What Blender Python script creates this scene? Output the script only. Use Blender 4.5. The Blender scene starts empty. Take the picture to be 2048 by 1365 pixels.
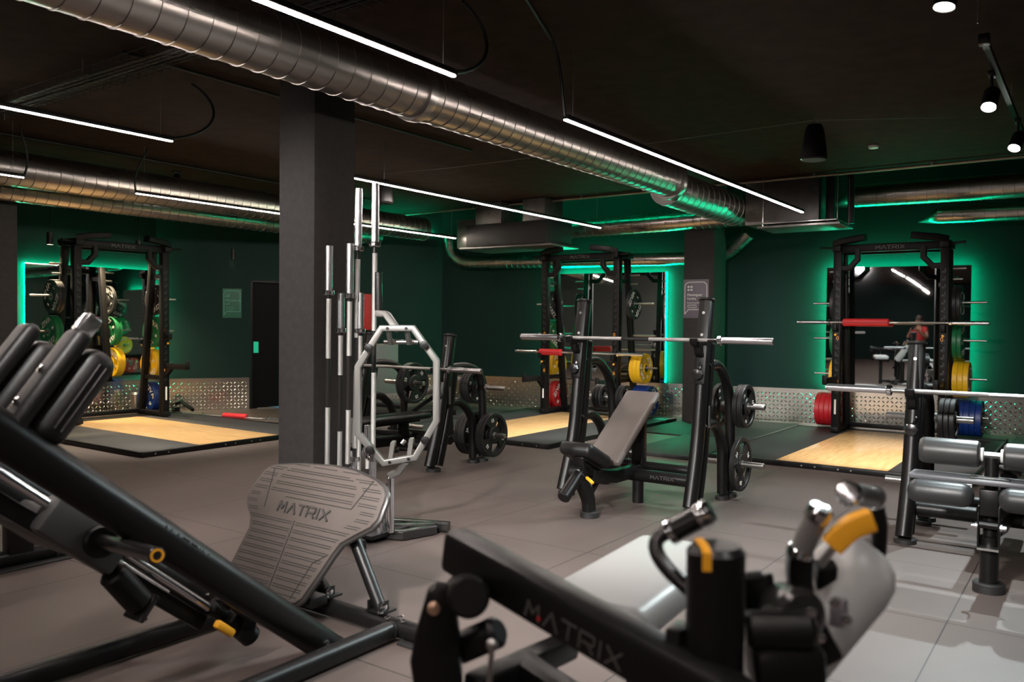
import bpy, bmesh, math, random
from math import sin, cos, pi, radians, sqrt, atan2
from mathutils import Vector, Matrix, Quaternion
random.seed(7)
sc = bpy.context.scene
C = sc.collection

# ------------------------------------------------------------------ camera, world, exposure
# x runs along the right-hand back wall of the room, y into the room; z is up; metres
YAW, PITCH, ROLL, FPX, CAMZ = radians(35.57), radians(1.186), radians(-0.531), 1649.0, 1.42
def cam_axes():
    f = Vector((0, cos(PITCH), -sin(PITCH))); r = Vector((1, 0, 0)); d = f.cross(r)
    r2 = cos(ROLL)*r + sin(ROLL)*d; d2 = -sin(ROLL)*r + cos(ROLL)*d
    Rz = Matrix.Rotation(YAW, 3, 'Z')
    return Rz @ r2, Rz @ d2, Rz @ f
CR, CD, CF = cam_axes()
cd = bpy.data.cameras.new('camera'); cam = bpy.data.objects.new('camera', cd); C.objects.link(cam)
m = Matrix((CR, -CD, -CF)).transposed().to_4x4(); m.translation = (0, 0, CAMZ); cam.matrix_world = m
cd.sensor_width = 36; cd.lens = FPX*36/2048; cd.clip_start = 0.05; cd.clip_end = 100
cd.dof.use_dof = True; cd.dof.focus_distance = 6.6; cd.dof.aperture_fstop = 2.2; cd.dof.aperture_blades = 9
sc.camera = cam
def at(px, py, d):
    """room point seen at a pixel of the 2048x1365 frame, d metres along the level forward direction"""
    v = CR*((px-1024)/FPX) + CD*((py-682.5)/FPX) + CF
    h = Vector((-sin(YAW), cos(YAW), 0))
    return Vector((0, 0, CAMZ)) + v*(d/v.dot(h))
def onz(px, py, z=0.0):
    v = CR*((px-1024)/FPX) + CD*((py-682.5)/FPX) + CF
    return Vector((0, 0, CAMZ)) + v*((z-CAMZ)/v.z)
def onx(px, py, x):
    v = CR*((px-1024)/FPX) + CD*((py-682.5)/FPX) + CF
    return Vector((0, 0, CAMZ)) + v*(x/v.x)
def ony(px, py, y):
    v = CR*((px-1024)/FPX) + CD*((py-682.5)/FPX) + CF
    return Vector((0, 0, CAMZ)) + v*(y/v.y)

w = bpy.data.worlds.new('world'); sc.world = w; w.use_nodes = True
w.node_tree.nodes['Background'].inputs[0].default_value = (0.02, 0.02, 0.022, 1)
w.node_tree.nodes['Background'].inputs[1].default_value = 0.15
sc.view_settings.view_transform = 'Standard'; sc.view_settings.look = 'None'
sc.view_settings.gamma = 1; sc.view_settings.exposure = 0.0
try: sc.view_settings.use_curve_mapping = False
except Exception: pass
sc.cycles.max_bounces = 8; sc.cycles.diffuse_bounces = 4; sc.cycles.glossy_bounces = 5
sc.cycles.use_denoising = True
sc.cycles.sample_clamp_indirect = 6.0

# ------------------------------------------------------------------ materials
MATS = {}
def mat(name, col, rough=0.5, metal=0.0, emit=None, estr=0.0, spec=0.5, noise=0, bump=0, nscale=40, var=0.0, coat=0):
    if name in MATS: return MATS[name]
    m = bpy.data.materials.new(name); m.use_nodes = True
    nt = m.node_tree; p = nt.nodes['Principled BSDF']
    p.inputs['Base Color'].default_value = (*col, 1); p.inputs['Roughness'].default_value = rough
    p.inputs['Metallic'].default_value = metal; p.inputs['Specular IOR Level'].default_value = spec
    if coat: p.inputs['Coat Weight'].default_value = coat
    if emit:
        p.inputs['Emission Color'].default_value = (*emit, 1); p.inputs['Emission Strength'].default_value = estr
    if var or bump:
        tc = nt.nodes.new('ShaderNodeTexCoord'); nz = nt.nodes.new('ShaderNodeTexNoise')
        nz.inputs['Scale'].default_value = nscale; nz.inputs['Detail'].default_value = 5
        nt.links.new(tc.outputs['Object'], nz.inputs['Vector'])
        if var:
            r = nt.nodes.new('ShaderNodeMapRange'); r.inputs[1].default_value = .3; r.inputs[2].default_value = .7
            r.inputs[3].default_value = 1-var; r.inputs[4].default_value = 1+var
            nt.links.new(nz.outputs['Fac'], r.inputs[0])
            mx = nt.nodes.new('ShaderNodeVectorMath'); mx.operation = 'SCALE'
            mx.inputs[0].default_value = col; nt.links.new(r.outputs[0], mx.inputs['Scale'])
            nt.links.new(mx.outputs[0], p.inputs['Base Color'])
        if bump:
            b = nt.nodes.new('ShaderNodeBump'); b.inputs['Strength'].default_value = bump; b.inputs['Distance'].default_value = 0.004
            nt.links.new(nz.outputs['Fac'], b.inputs['Height']); nt.links.new(b.outputs[0], p.inputs['Normal'])
    MATS[name] = m
    return m
mat('frame', (.0065, .006, .006), .34, 0.0, spec=.28, bump=.12, nscale=300)
mat('frame_gloss', (.014, .013, .013), .22, 0.0, spec=.6)
mat('rubber', (.015, .0145, .0145), .62, var=.15, bump=.1, nscale=60)
mat('pad', (.008, .0075, .0075), .4, spec=.3, bump=.25, nscale=220)
mat('pad_grey', (.036, .035, .034), .38, spec=.5, bump=.1, nscale=200)
mat('pad_dim', (.022, .022, .023), .4, spec=.5, bump=.1, nscale=200)
mat('chrome', (.78, .78, .8), .12, 1.0)
mat('steel', (.5, .49, .47), .3, 1.0, bump=.1, nscale=400)
mat('sleeve', (.82, .82, .84), .24, 1.0)
mat('rack_black', (.006, .0056, .0056), .45, spec=.16, bump=.1, nscale=300)
mat('knurl_bright', (.36, .35, .335), .45, .8, bump=.4, nscale=1200)
mat('knurl', (.42, .41, .4), .42, 1.0, bump=.6, nscale=1200)
mat('silver_paint', (.185, .178, .168), .35, .55)
mat('white_plastic', (.75, .75, .74), .4)
mat('yellow', (.85, .38, .02), .4)
mat('red_pad', (.55, .02, .025), .55)
mat('iron', (.012, .0115, .0115), .45, 0.0, spec=.35, bump=.15, nscale=150)
mat('mark_white', (.7, .68, .63), .5)
mat('mark_dim', (.075, .072, .07), .5)
mat('mark_faint', (.055, .07, .07), .4)
mat('mark_green', (.45, .8, .6), .5)
mat('b_black', (.02, .02, .021), .45); mat('b_green', (.008, .16, .05), .42)
mat('b_yellow', (.78, .45, .01), .42); mat('b_red', (.45, .012, .018), .42); mat('b_blue', (.006, .03, .17), .42)
mat('ceiling', (.036, .021, .015), .85, var=.25, bump=.5, nscale=6, spec=.1)
mat('wall', (.009, .029, .027), .7, bump=.35, nscale=60, spec=.18)
mat('pillar', (.036, .033, .032), .8, var=.12, bump=.6, nscale=18, spec=.2)
mat('grey_wall', (.24, .235, .23), .8, var=.06)
mat('mirror', (.86, .88, .87), .015, 1.0)
mat('cable', (.008, .008, .008), .5)
mat('wire', (.3, .29, .27), .4, .8)
mat('pipe', (.3, .25, .2), .45, .7)
mat('trunking', (.016, .016, .017), .5, .2)
mat('zinc_box', (.2, .19, .185), .42, .85, var=.15, nscale=9)
mat('door', (.003, .0035, .004), .55, spec=.12)
mat('led_white', (1, 1, 1), .5, emit=(1, .87, .81), estr=145.0)
mat('led_warm', (1, 1, 1), .5, emit=(1, .84, .7), estr=110.0)
mat('led_green', (0, .2, .1), .5, emit=(0.0, 1.0, .47), estr=85.0)
mat('spot_lens', (1, 1, 1), .5, emit=(1, .96, .9), estr=60)
mat('sign_green', (.02, .12, .085), .5)
mat('sign_grey', (.11, .1, .125), .5)

def spiral_mat():
    m = mat('duct', (.42, .40, .37), .27, 1.0)
    nt = m.node_tree; p = nt.nodes['Principled BSDF']
    tc = nt.nodes.new('ShaderNodeTexCoord'); mp = nt.nodes.new('ShaderNodeMapping')
    mp.inputs['Scale'].default_value = (.35, .35, 6)
    nz = nt.nodes.new('ShaderNodeTexNoise'); nz.inputs['Scale'].default_value = 3
    nt.links.new(tc.outputs['Object'], mp.inputs[0]); nt.links.new(mp.outputs[0], nz.inputs['Vector'])
    r = nt.nodes.new('ShaderNodeMapRange'); r.inputs[3].default_value = .2; r.inputs[4].default_value = .42
    nt.links.new(nz.outputs['Fac'], r.inputs[0]); nt.links.new(r.outputs[0], p.inputs['Roughness'])
spiral_mat()

def mth(nt, op, a, b=None, c=None):
    n = nt.nodes.new('ShaderNodeMath'); n.operation = op
    for i, v in enumerate((a, b, c)):
        if v is None: continue
        if isinstance(v, (int, float)): n.inputs[i].default_value = v
        else: nt.links.new(v, n.inputs[i])
    return n.outputs[0]
mat('tread_plate', (.66, .61, .55), .2, 1.0)

def floor_mat():
    m = mat('floor', (.07, .066, .064), .55, spec=.35); nt = m.node_tree; p = nt.nodes['Principled BSDF']
    g = nt.nodes.new('ShaderNodeNewGeometry'); sx = nt.nodes.new('ShaderNodeSeparateXYZ'); nt.links.new(g.outputs['Position'], sx.inputs[0])
    def seam(o, off):
        f = mth(nt, 'FRACT', mth(nt, 'ADD', o, off))
        d = mth(nt, 'MINIMUM', f, mth(nt, 'SUBTRACT', 1.0, f))
        return mth(nt, 'LESS_THAN', d, .0032)
    s = mth(nt, 'MAXIMUM', seam(sx.outputs[0], 20.58), seam(sx.outputs[1], 20.57))
    n1 = nt.nodes.new('ShaderNodeTexNoise'); n1.inputs['Scale'].default_value = 1.3; n1.inputs['Detail'].default_value = 6
    n2 = nt.nodes.new('ShaderNodeTexNoise'); n2.inputs['Scale'].default_value = 260; n2.inputs['Detail'].default_value = 2
    n3 = nt.nodes.new('ShaderNodeTexNoise'); n3.inputs['Scale'].default_value = 9; n3.inputs['Detail'].default_value = 8; n3.inputs['Roughness'].default_value = .75
    for n in (n1, n2, n3): nt.links.new(g.outputs['Position'], n.inputs['Vector'])
    k = mth(nt, 'ADD', mth(nt, 'MULTIPLY', n1.outputs['Fac'], .5), mth(nt, 'MULTIPLY', n2.outputs['Fac'], .35))
    k = mth(nt, 'ADD', k, .55)
    dust = mth(nt, 'MULTIPLY', mth(nt, 'GREATER_THAN', n3.outputs['Fac'], .675), .5)
    k = mth(nt, 'ADD', k, dust)
    k = mth(nt, 'MULTIPLY', k, mth(nt, 'SUBTRACT', 1.0, mth(nt, 'MULTIPLY', s, .8)))
    mx = nt.nodes.new('ShaderNodeVectorMath'); mx.operation = 'SCALE'; mx.inputs[0].default_value = (.104, .079, .071)
    nt.links.new(k, mx.inputs['Scale']); nt.links.new(mx.outputs[0], p.inputs['Base Color'])
    bm = nt.nodes.new('ShaderNodeBump'); bm.inputs['Strength'].default_value = .35; bm.inputs['Distance'].default_value = .002
    nt.links.new(mth(nt, 'SUBTRACT', n2.outputs['Fac'], s), bm.inputs['Height']); nt.links.new(bm.outputs[0], p.inputs['Normal'])
floor_mat()
def wood_mat():
    m = mat('wood', (.6, .38, .17), .22, spec=.5); nt = m.node_tree; p = nt.nodes['Principled BSDF']
    tc = nt.nodes.new('ShaderNodeTexCoord'); mp = nt.nodes.new('ShaderNodeMapping'); mp.inputs['Scale'].default_value = (14, 1.2, 3)
    nz = nt.nodes.new('ShaderNodeTexNoise'); nz.inputs['Scale'].default_value = 3; nz.inputs['Detail'].default_value = 6; nz.inputs['Distortion'].default_value = .6
    nt.links.new(tc.outputs['Object'], mp.inputs[0]); nt.links.new(mp.outputs[0], nz.inputs['Vector'])
    cr = nt.nodes.new('ShaderNodeValToRGB'); cr.color_ramp.elements[0].position = .3; cr.color_ramp.elements[1].position = .75
    cr.color_ramp.elements[0].color = (.50, .30, .12, 1); cr.color_ramp.elements[1].color = (.66, .43, .2, 1)
    nt.links.new(nz.outputs['Fac'], cr.inputs[0]); nt.links.new(cr.outputs[0], p.inputs['Base Color'])
wood_mat()

# ------------------------------------------------------------------ mesh builder
def basis(axis):
    z = Vector(axis).normalized(); h = Vector((0, 0, 1)) if abs(z.z) < .9 else Vector((1, 0, 0))
    x = h.cross(z).normalized(); return x, z.cross(x), z
class MB:
    def __init__(s): s.v = []; s.f = []
    def add(s, vs, fs):
        o = len(s.v); s.v += [Vector(v) for v in vs]; s.f += [[i+o for i in f] for f in fs]; return s
    def box(s, c, size, R=None, bev=0.0, seg=2):
        bm = bmesh.new(); bmesh.ops.create_cube(bm, size=1)
        for v in bm.verts: v.co = Vector((v.co.x*size[0], v.co.y*size[1], v.co.z*size[2]))
        if bev:
            bmesh.ops.bevel(bm, geom=bm.edges[:], offset=min(bev, min(size)*.49), segments=seg, affect='EDGES', profile=.5)
        M = (R if R is not None else Matrix.Identity(3)); c = Vector(c)
        bm.verts.index_update()
        s.add([M @ v.co + c for v in bm.verts], [[v.index for v in f.verts] for f in bm.faces]); bm.free(); return s
    def bar(s, p0, p1, w, h, up=(0, 0, 1), bev=0.0, ext=0):
        """box beam from p0 to p1, w across, h along up"""
        p0 = Vector(p0); p1 = Vector(p1); z = (p1-p0); L = z.length; z.normalize()
        u = Vector(up); u = (u - z*u.dot(z))
        if u.length < 1e-4: u = basis(z)[0]
        u.normalize(); x = u.cross(z).normalized()
        return s.box((p0+p1)/2, (w, h, L+2*ext), Matrix((x, u, z)).transposed(), bev)
    def lathe(s, prof, o=(0, 0, 0), axis=(0, 0, 1), n=24):
        x, y, z = basis(axis); o = Vector(o); vs = []; fs = []
        for r, h in prof:
            for i in range(n):
                a = 2*pi*i/n; vs.append(o + x*(r*cos(a)) + y*(r*sin(a)) + z*h)
        for k in range(len(prof)-1):
            for i in range(n):
                j = (i+1) % n; fs.append([k*n+i, k*n+j, (k+1)*n+j, (k+1)*n+i])
        if prof[0][0] > 1e-6: fs.append([i for i in range(n)][::-1])
        if prof[-1][0] > 1e-6: fs.append([(len(prof)-1)*n+i for i in range(n)])
        return s.add(vs, fs)
    def ring(s, prof, o=(0, 0, 0), axis=(0, 0, 1), n=32):
        """closed profile revolved"""
        x, y, z = basis(axis); o = Vector(o); vs = []; fs = []; K = len(prof)
        for r, h in prof:
            for i in range(n):
                a = 2*pi*i/n; vs.append(o + x*(r*cos(a)) + y*(r*sin(a)) + z*h)
        for k in range(K):
            k2 = (k+1) % K
            for i in range(n):
                j = (i+1) % n; fs.append([k*n+i, k*n+j, k2*n+j, k2*n+i])
        return s.add(vs, fs)
    def cyl(s, p0, p1, r, r1=None, n=20, b=0.0):
        p0 = Vector(p0); p1 = Vector(p1); L = (p1-p0).length; r1 = r if r1 is None else r1
        pr = [(r-b, 0), (r, b), (r1, L-b), (r1-b, L)] if b else [(r, 0), (r1, L)]
        return s.lathe(pr, p0, p1-p0, n)
    def tube(s, pts, r, n=12, rx=None, ry=None, up=None, cap=True, box=False, closed=False):
        """sweep: round radius r, or oval rx/ry, or rounded box half sizes rx/ry with box=True"""
        pts = [Vector(p) for p in pts]; N = len(pts)
        if box:
            q = min(rx, ry)*.35; sec = []
            for cx, cy, a0 in ((rx-q, ry-q, 0), (-rx+q, ry-q, 90), (-rx+q, -ry+q, 180), (rx-q, -ry+q, 270)):
                for k in range(4):
                    a = radians(a0+30*k); sec.append((cx+q*cos(a), cy+q*sin(a)))
        else:
            a_, b_ = (rx or r), (ry or r); sec = [(a_*cos(2*pi*i/n), b_*sin(2*pi*i/n)) for i in range(n)]
        n = len(sec); vs = []; fs = []
        tang = []
        for i in range(N):
            if closed: t = (pts[(i+1) % N]-pts[i]).normalized() + (pts[i]-pts[i-1]).normalized()
            elif i == 0: t = pts[1]-pts[0]
            elif i == N-1: t = pts[-1]-pts[-2]
            else: t = (pts[i+1]-pts[i]).normalized() + (pts[i]-pts[i-1]).normalized()
            tang.append(t.normalized())
        u = Vector(up) if up is not None else basis(tang[0])[1]
        for i in range(N):
            t = tang[i]
            if up is not None: u = Vector(up)
            u = u - t*u.dot(t)
            if u.length < 1e-5: u = basis(t)[1]
            u.normalize(); x = u.cross(t)
            sc_ = 1.0
            if 0 < i < N-1 or closed:
                d = (pts[(i+1) % N]-pts[i]).normalized(); cth = max(.5, d.dot(t)); sc_ = 1/cth
            vs += [pts[i] + x*(a) + u*(b) for a, b in sec]
        M = N if closed else N-1
        for k in range(M):
            k2 = (k+1) % N
            for i in range(n):
                j = (i+1) % n; fs.append([k*n+i, k*n+j, k2*n+j, k2*n+i])
        if cap and not closed:
            fs.append([i for i in range(n)][::-1]); fs.append([(N-1)*n+i for i in range(n)])
        return s.add(vs, fs)
    def prism(s, poly, o, ux, uy, t, bev=0.0):
        """polygon in plane (ux,uy) at o, thickness t along ux x uy, centred"""
        o = Vector(o); ux = Vector(ux).normalized(); uy = Vector(uy).normalized(); uz = ux.cross(uy)
        bm = bmesh.new(); vs = [bm.verts.new((p[0], p[1], -t/2)) for p in poly]; f = bm.faces.new(vs)
        r = bmesh.ops.extrude_face_region(bm, geom=[f])
        for e in r['geom']:
            if isinstance(e, bmesh.types.BMVert): e.co.z += t
        bmesh.ops.recalc_face_normals(bm, faces=bm.faces[:])
        if bev: 
            ed = [e for e in bm.edges if abs(e.verts[0].co.z-e.verts[1].co.z) < 1e-6]
            bmesh.ops.bevel(bm, geom=ed, offset=bev, segments=2, affect='EDGES', profile=.5)
        bm.verts.index_update()
        s.add([o + ux*v.co.x + uy*v.co.y + uz*v.co.z for v in bm.verts], [[v.index for v in f.verts] for f in bm.faces]); bm.free(); return s
    def sph(s, c, r, n=16):
        return s.lathe([(max(1e-7, r*sin(pi*k/8)), -r*cos(pi*k/8)) for k in range(9)], c, (0, 0, 1), n)
    def mesh(s, name, m, smooth=35):
        me = bpy.data.meshes.new(name); me.from_pydata(s.v, [], s.f)
        bm = bmesh.new(); bm.from_mesh(me); bmesh.ops.recalc_face_normals(bm, faces=bm.faces[:])
        bm.to_mesh(me); bm.free()
        if m: me.materials.append(MATS[m] if isinstance(m, str) else m)
        if smooth: me.shade_smooth(); me.set_sharp_from_angle(angle=radians(smooth))
        me.update(); return me
def bez(p0, p1, p2, p3, n=10):
    p0, p1, p2, p3 = map(Vector, (p0, p1, p2, p3)); out = []
    for i in range(n+1):
        t = i/n; out.append(p0*(1-t)**3 + p1*3*t*(1-t)**2 + p2*3*t*t*(1-t) + p3*t**3)
    return out
def fillet(pts, r, n=6):
    """polyline with rounded corners"""
    pts = [Vector(p) for p in pts]; out = [pts[0]]
    for i in range(1, len(pts)-1):
        a, b, c = pts[i-1], pts[i], pts[i+1]; d0 = (a-b); d1 = (c-b)
        q = min(r, d0.length*.49, d1.length*.49); A = b+d0.normalized()*q; B = b+d1.normalized()*q
        for k in range(n+1):
            t = k/n; out.append(A*(1-t)**2 + b*2*t*(1-t) + B*t*t)
    out.append(pts[-1]); return out

# ------------------------------------------------------------------ objects
def obj(name, mb, m, parent=None, smooth=35, label=None):
    me = mb.mesh(name, m, smooth) if isinstance(mb, MB) else mb
    o = bpy.data.objects.new(name, me); C.objects.link(o)
    if parent: o.parent = parent
    if label: o['label'] = label
    return o
def tag(o, label, cat, group=None, kind=None):
    o['label'] = label; o['category'] = cat
    if group: o['group'] = group
    if kind: o['kind'] = kind
    return o
def thing(name, label, cat, loc=(0, 0, 0), rotz=0, group=None):
    o = bpy.data.objects.new(name, None); C.objects.link(o); o.empty_display_size = .1
    o.location = loc; o.rotation_euler = (0, 0, rotz); return tag(o, label, cat, group)
def struct(name, mb, m, parent=None, smooth=35):
    o = obj(name, mb, m, parent, smooth)
    if parent is None: o['kind'] = 'structure'
    return o
def dup(root, label=None, loc=None, rot=None, group=None):
    r = root.copy(); C.objects.link(r)
    if label: r['label'] = label
    if group: r['group'] = group
    if loc is not None: r.location = loc
    if rot is not None: r.rotation_euler = rot
    for ch in list(root.children):
        c = ch.copy(); C.objects.link(c); c.parent = r
        for g in ch.children:
            d = g.copy(); C.objects.link(d); d.parent = c
    return r
TXT = {}
def text_mb(s, size, depth=.002, sx=1.0, align='CENTER', spacing=1.0):
    key = (s, size, depth, sx, spacing)
    if key not in TXT:
        cu = bpy.data.curves.new('t', 'FONT'); cu.body = s; cu.size = size; cu.extrude = depth; cu.align_x = align; cu.align_y = 'CENTER'
        cu.space_character = spacing; cu.resolution_u = 3
        o = bpy.data.objects.new('t', cu); C.objects.link(o); bpy.context.view_layer.update()
        me = bpy.data.meshes.new_from_object(o)
        TXT[key] = ([Vector((v.co.x*sx, v.co.y, v.co.z)) for v in me.vertices], [list(p.vertices) for p in me.polygons])
        bpy.data.objects.remove(o); bpy.data.curves.remove(cu); bpy.data.meshes.remove(me)
    return TXT[key]
def put_text(mb, s, o, ux, uy, size, depth=.001, sx=1.0, spacing=1.0):
    vs, fs = text_mb(s, size, depth, sx, 'CENTER', spacing); o = Vector(o); ux = Vector(ux).normalized(); uy = Vector(uy).normalized(); uz = ux.cross(uy)
    mb.add([o + ux*v.x + uy*v.y + uz*v.z for v in vs], fs); return mb
# wide technical capitals: strokes on a 1.25 x 1 cell
GL = {'M': [[(0, 0), (.12, 1), (.55, .35), (1.0, 1), (1.12, 0)]], 'A': [[(0, 0), (.55, 1), (1.1, 0)]], 'T': [[(0, 1), (1.1, 1)], [(.55, .9), (.55, 0)]],
      'R': [[(0, 0), (0, 1), (.95, 1), (1.05, .9), (1.05, .55), (.95, .45), (.2, .45)], [(.6, .45), (1.05, 0)]], 'I': [[(.1, 0), (.1, 1)]],
      'X': [[(0, 0), (1.05, 1)], [(0, 1), (1.05, 0)]]}
def put_matrix(mb, o, ux, uy, h, t=.0015, wgt=.17):
    o = Vector(o); ux = Vector(ux).normalized(); uy = Vector(uy).normalized(); uz = ux.cross(uy)
    adv = {'M': 1.5, 'A': 1.4, 'T': 1.4, 'R': 1.4, 'I': .55, 'X': 1.4}; tot = sum(adv[c] for c in 'MATRIX')-.35; x0 = -tot/2
    for c in 'MATRIX':
        for st in GL[c]:
            for p, q in zip(st, st[1:]):
                P = o + ux*((x0+p[0])*h) + uy*((p[1]-.5)*h); Q = o + ux*((x0+q[0])*h) + uy*((q[1]-.5)*h)
                mb.bar(P, Q, wgt*h, t, up=uz, ext=wgt*h*.25)
        x0 += adv[c]
    return mb
# ------------------------------------------------------------------ room shell
ZC = 3.3; ZR = 3.65; YR = 10.45
W0 = Vector((-9.59, 11.25, 0)); WD = Vector((cos(radians(9.7)), sin(radians(9.7)), 0)); WN = Vector((WD.y, -WD.x, 0))   # back wall, normal into the room
L0 = Vector((-11.95, 7.2, 0)); LD = (W0-L0).normalized(); LN = Vector((LD.y, -LD.x, 0))
L0b = L0
def slab(p, q, z0, z1, t, n):
    """vertical slab from p to q, inner face on the line, thickness t away from the room"""
    p = Vector(p); q = Vector(q); n = Vector(n); a, b, c, d = p, q, q-n*t, p-n*t
    vs = [Vector((k.x, k.y, z0)) for k in (a, b, c, d)] + [Vector((k.x, k.y, z1)) for k in (a, b, c, d)]
    return MB().add(vs, [[0, 1, 2, 3], [4, 5, 6, 7], [0, 1, 5, 4], [1, 2, 6, 5], [2, 3, 7, 6], [3, 0, 4, 7]])
XE, YB = 6.0, -15.0
WE = W0 + WD*((XE-W0.x)/WD.x)
struct('floor', MB().box((-3, 0, -.1), (19, 31, .2)), 'floor', smooth=0)
struct('ceiling', MB().box((-3, (YR-15.5)/2, ZC+.1), (19, YR+15.5, .2)).box((-3, YR+.1, (ZC+ZR)/2+.1), (19, .2, ZR-ZC+.2)).box((-3, YR+2.3, ZR+.1), (19, 4.4, .2)), 'ceiling', smooth=0)
struct('wall_back', slab(W0, WE, 0, ZR, .2, WN), 'wall', smooth=0)
# left wall: mirror bay, then a canted run with the doorway
DA = L0 + LD*((8.42-7.2)/LD.y); DB = L0 + LD*((9.35-7.2)/LD.y); DH = 2.09
struct('wall_left', slab((-11.95, YB, 0), (-11.95, 7.2, 0), 0, ZR, .2, (1, 0, 0)), 'wall', smooth=0)
wl = slab(L0, DA, 0, ZR, .2, LN); s2 = slab(DB, W0, 0, ZR, .2, LN); s3 = slab(DA, DB, DH, ZR, .2, LN)
wl.add(s2.v, s2.f); wl.add(s3.v, s3.f)
struct('wall_side', wl, 'wall', smooth=0)
struct('wall_right', slab((XE, YB, 0), (XE, 14.4, 0), 0, ZR, .2, (-1, 0, 0)), 'grey_wall', smooth=0)
struct('wall_front', slab((-12, YB, 0), (XE, YB, 0), 0, ZR, .2, (0, 1, 0)), 'wall', smooth=0)
struct('wall_partition', slab((-12, -6.5, 0), (-6.2, -6.5, 0), 0, ZC, .2, (0, 1, 0)), 'grey_wall', smooth=0)
# doorway leaf, frame and its lit exit plate
d1 = obj('door_1', slab(DA-LN*.06+LD*.03, DB-LN*.06-LD*.03, 0.01, DH-.03, .04, LN), 'door'); d1['kind'] = 'structure'
fr = MB()
for q in (DA+LD*.015, DB-LD*.015): fr.bar(q-LN*.05+Vector((0, 0, 0)), q-LN*.05+Vector((0, 0, DH)), .03, .1, up=LN)
fr.bar(DA-LN*.05+Vector((0, 0, DH-.015)), DB-LN*.05+Vector((0, 0, DH-.015)), .1, .03)
obj('door_frame', fr, 'frame', d1)
pc = DA + LD*.09 - LN*.052
obj('door_plate', MB().bar(pc+Vector((0, 0, .91)), pc+Vector((0, 0, 1.09)), .075, .008, up=LN), mat('plate_green', (.02, .35, .2), .4, emit=(.0, .6, .32), estr=.5), d1)
obj('threshold', MB().bar(DA+LD*.1+LN*.05+Vector((0, 0, .012)), DB+LN*.05+Vector((0, 0, .012)), .06, .02), 'steel', d1)

def tread(name, p, q, n, z1=.51):
    """tread plate sheet with raised lens-shaped studs, turned alternately +-45 degrees"""
    p = Vector(p); q = Vector(q); n = Vector(n); L = (q-p).length; d = (q-p).normalized(); up = Vector((0, 0, 1))
    mb = slab(p+n*.006, q+n*.006, .0, z1, .005, n); g = .057; o = p+n*.006
    for i in range(int(L/g)):
        for j in range(int(z1/g)):
            c = o + d*((i+.5)*g) + up*((j+.5)*g); s_ = 1 if (i+j) % 2 else -1
            u = (d+up*s_)*.7071; v = (up-d*s_)*.7071
            k = len(mb.v)
            for a, b_ in ((-.024, 0), (-.012, .0066), (.0, .0085), (.012, .0066), (.024, 0), (.012, -.0066), (0, -.0085), (-.012, -.0066)): mb.v.append(c+u*a+v*b_)
            for a in (-.013, 0, .013): mb.v.append(c+u*a+n*.0055)
            for f in ((0, 1, 8), (1, 2, 9, 8), (2, 3, 10, 9), (3, 4, 10), (4, 5, 10), (5, 6, 9, 10), (6, 7, 8, 9), (7, 0, 8)): mb.f.append([k+x for x in f])
    me = bpy.data.meshes.new(name); me.from_pydata(mb.v, [], mb.f); me.materials.append(MATS['tread_plate']); me.update()
    o = bpy.data.objects.new(name, me); C.objects.link(o); o['kind'] = 'structure'; return o
tread('trim_1', W0, W0+WD*11, WN); tread('trim_2', L0, DA-LD*.02, LN); tread('trim_3', (-11.95, 1.5, 0), (-11.95, 7.2, 0), (1, 0, 0)); tread('trim_4', DB+LD*.02, W0, LN)

# concrete pillars
def pillar(name, x0, x1, y0, y1, z1=ZC):
    return struct(name, MB().box(((x0+x1)/2, (y0+y1)/2, z1/2), (x1-x0, y1-y0, z1), bev=.012, seg=2), 'pillar')
pillar('pillar', -5.06, -4.664, 4.04, 4.44)
pillar('pillar', -4.99, -4.53, 11.28, 11.75, ZR)
pillar('pillar', -10.55, -10.1, 3.95, 4.39, 2.95)

# ------------------------------------------------------------------ round spiral ducts
def duct(name, label, pts, r, pitch=.15, closed_end=False, cone=None, mat_='duct', n=32, group='spiral ducts', collars=()):
    pts = [Vector(p) for p in pts]; base = pts[0]
    t = thing(name, label, 'duct', base, group=group)
    P = [p-base for p in pts]
    obj('pipe', MB().tube(P, r, n=n), mat_, t, label=None)
    rb = MB(); acc = 0
    L = 0
    for a, b in zip(P, P[1:]):
        d = (b-a); l = d.length; k = pitch*.5 - (L % pitch)
        while k < 0: k += pitch
        while k < l:
            c = a + d*(k/l); rb.ring([(r-.002, -.006), (r+.006, -.004), (r+.006, .004), (r-.002, .006)], c, d, n=n); k += pitch
        L += l
    sm = obj('seams', rb, mat_, t); sm['kind'] = 'stuff'
    for k, rr in collars:
        d = (P[1]-P[0]).normalized(); obj('collar', MB().ring([(r-.01, -.04), (rr, -.04), (rr+.004, 0), (rr, .04), (r-.01, .04)], P[0]+d*k, d, n=n), 'steel', t)
    if cone:
        d = (P[1]-P[0]).normalized(); off = Vector((0, 0, -r*.75))
        mb = MB(); x, y, z = basis(d); vs = [P[0]+x*(r*cos(2*pi*i/n))+y*(r*sin(2*pi*i/n)) for i in range(n)]; tip = P[0]-d*cone+off
        mb.add(vs+[tip], [[i, (i+1) % n, n] for i in range(n)]); obj('cone_end', mb, mat_, t)
    return t
ty = Vector((0, 1, 0))
t = duct('spiral_duct', 'long bare metal spiral duct crossing the ceiling above the pillar', [(-4.02, -2.5, 3.06), (-4.02, 8.7, 3.06)], .18, .145, collars=[(6.9, .2), (11.15, .215)])
t = duct('spiral_duct', 'wider end piece of the long ceiling duct, behind its last collar', [(-4.1, 8.75, 3.01), (-4.1, 10.92, 3.0)], .21, .17)
t = duct('spiral_duct', 'bare metal duct running high above the left rack', [(-9.1, -2.5, 2.96), (-9.1, 10.2, 2.96)], .18, .125)
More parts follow.
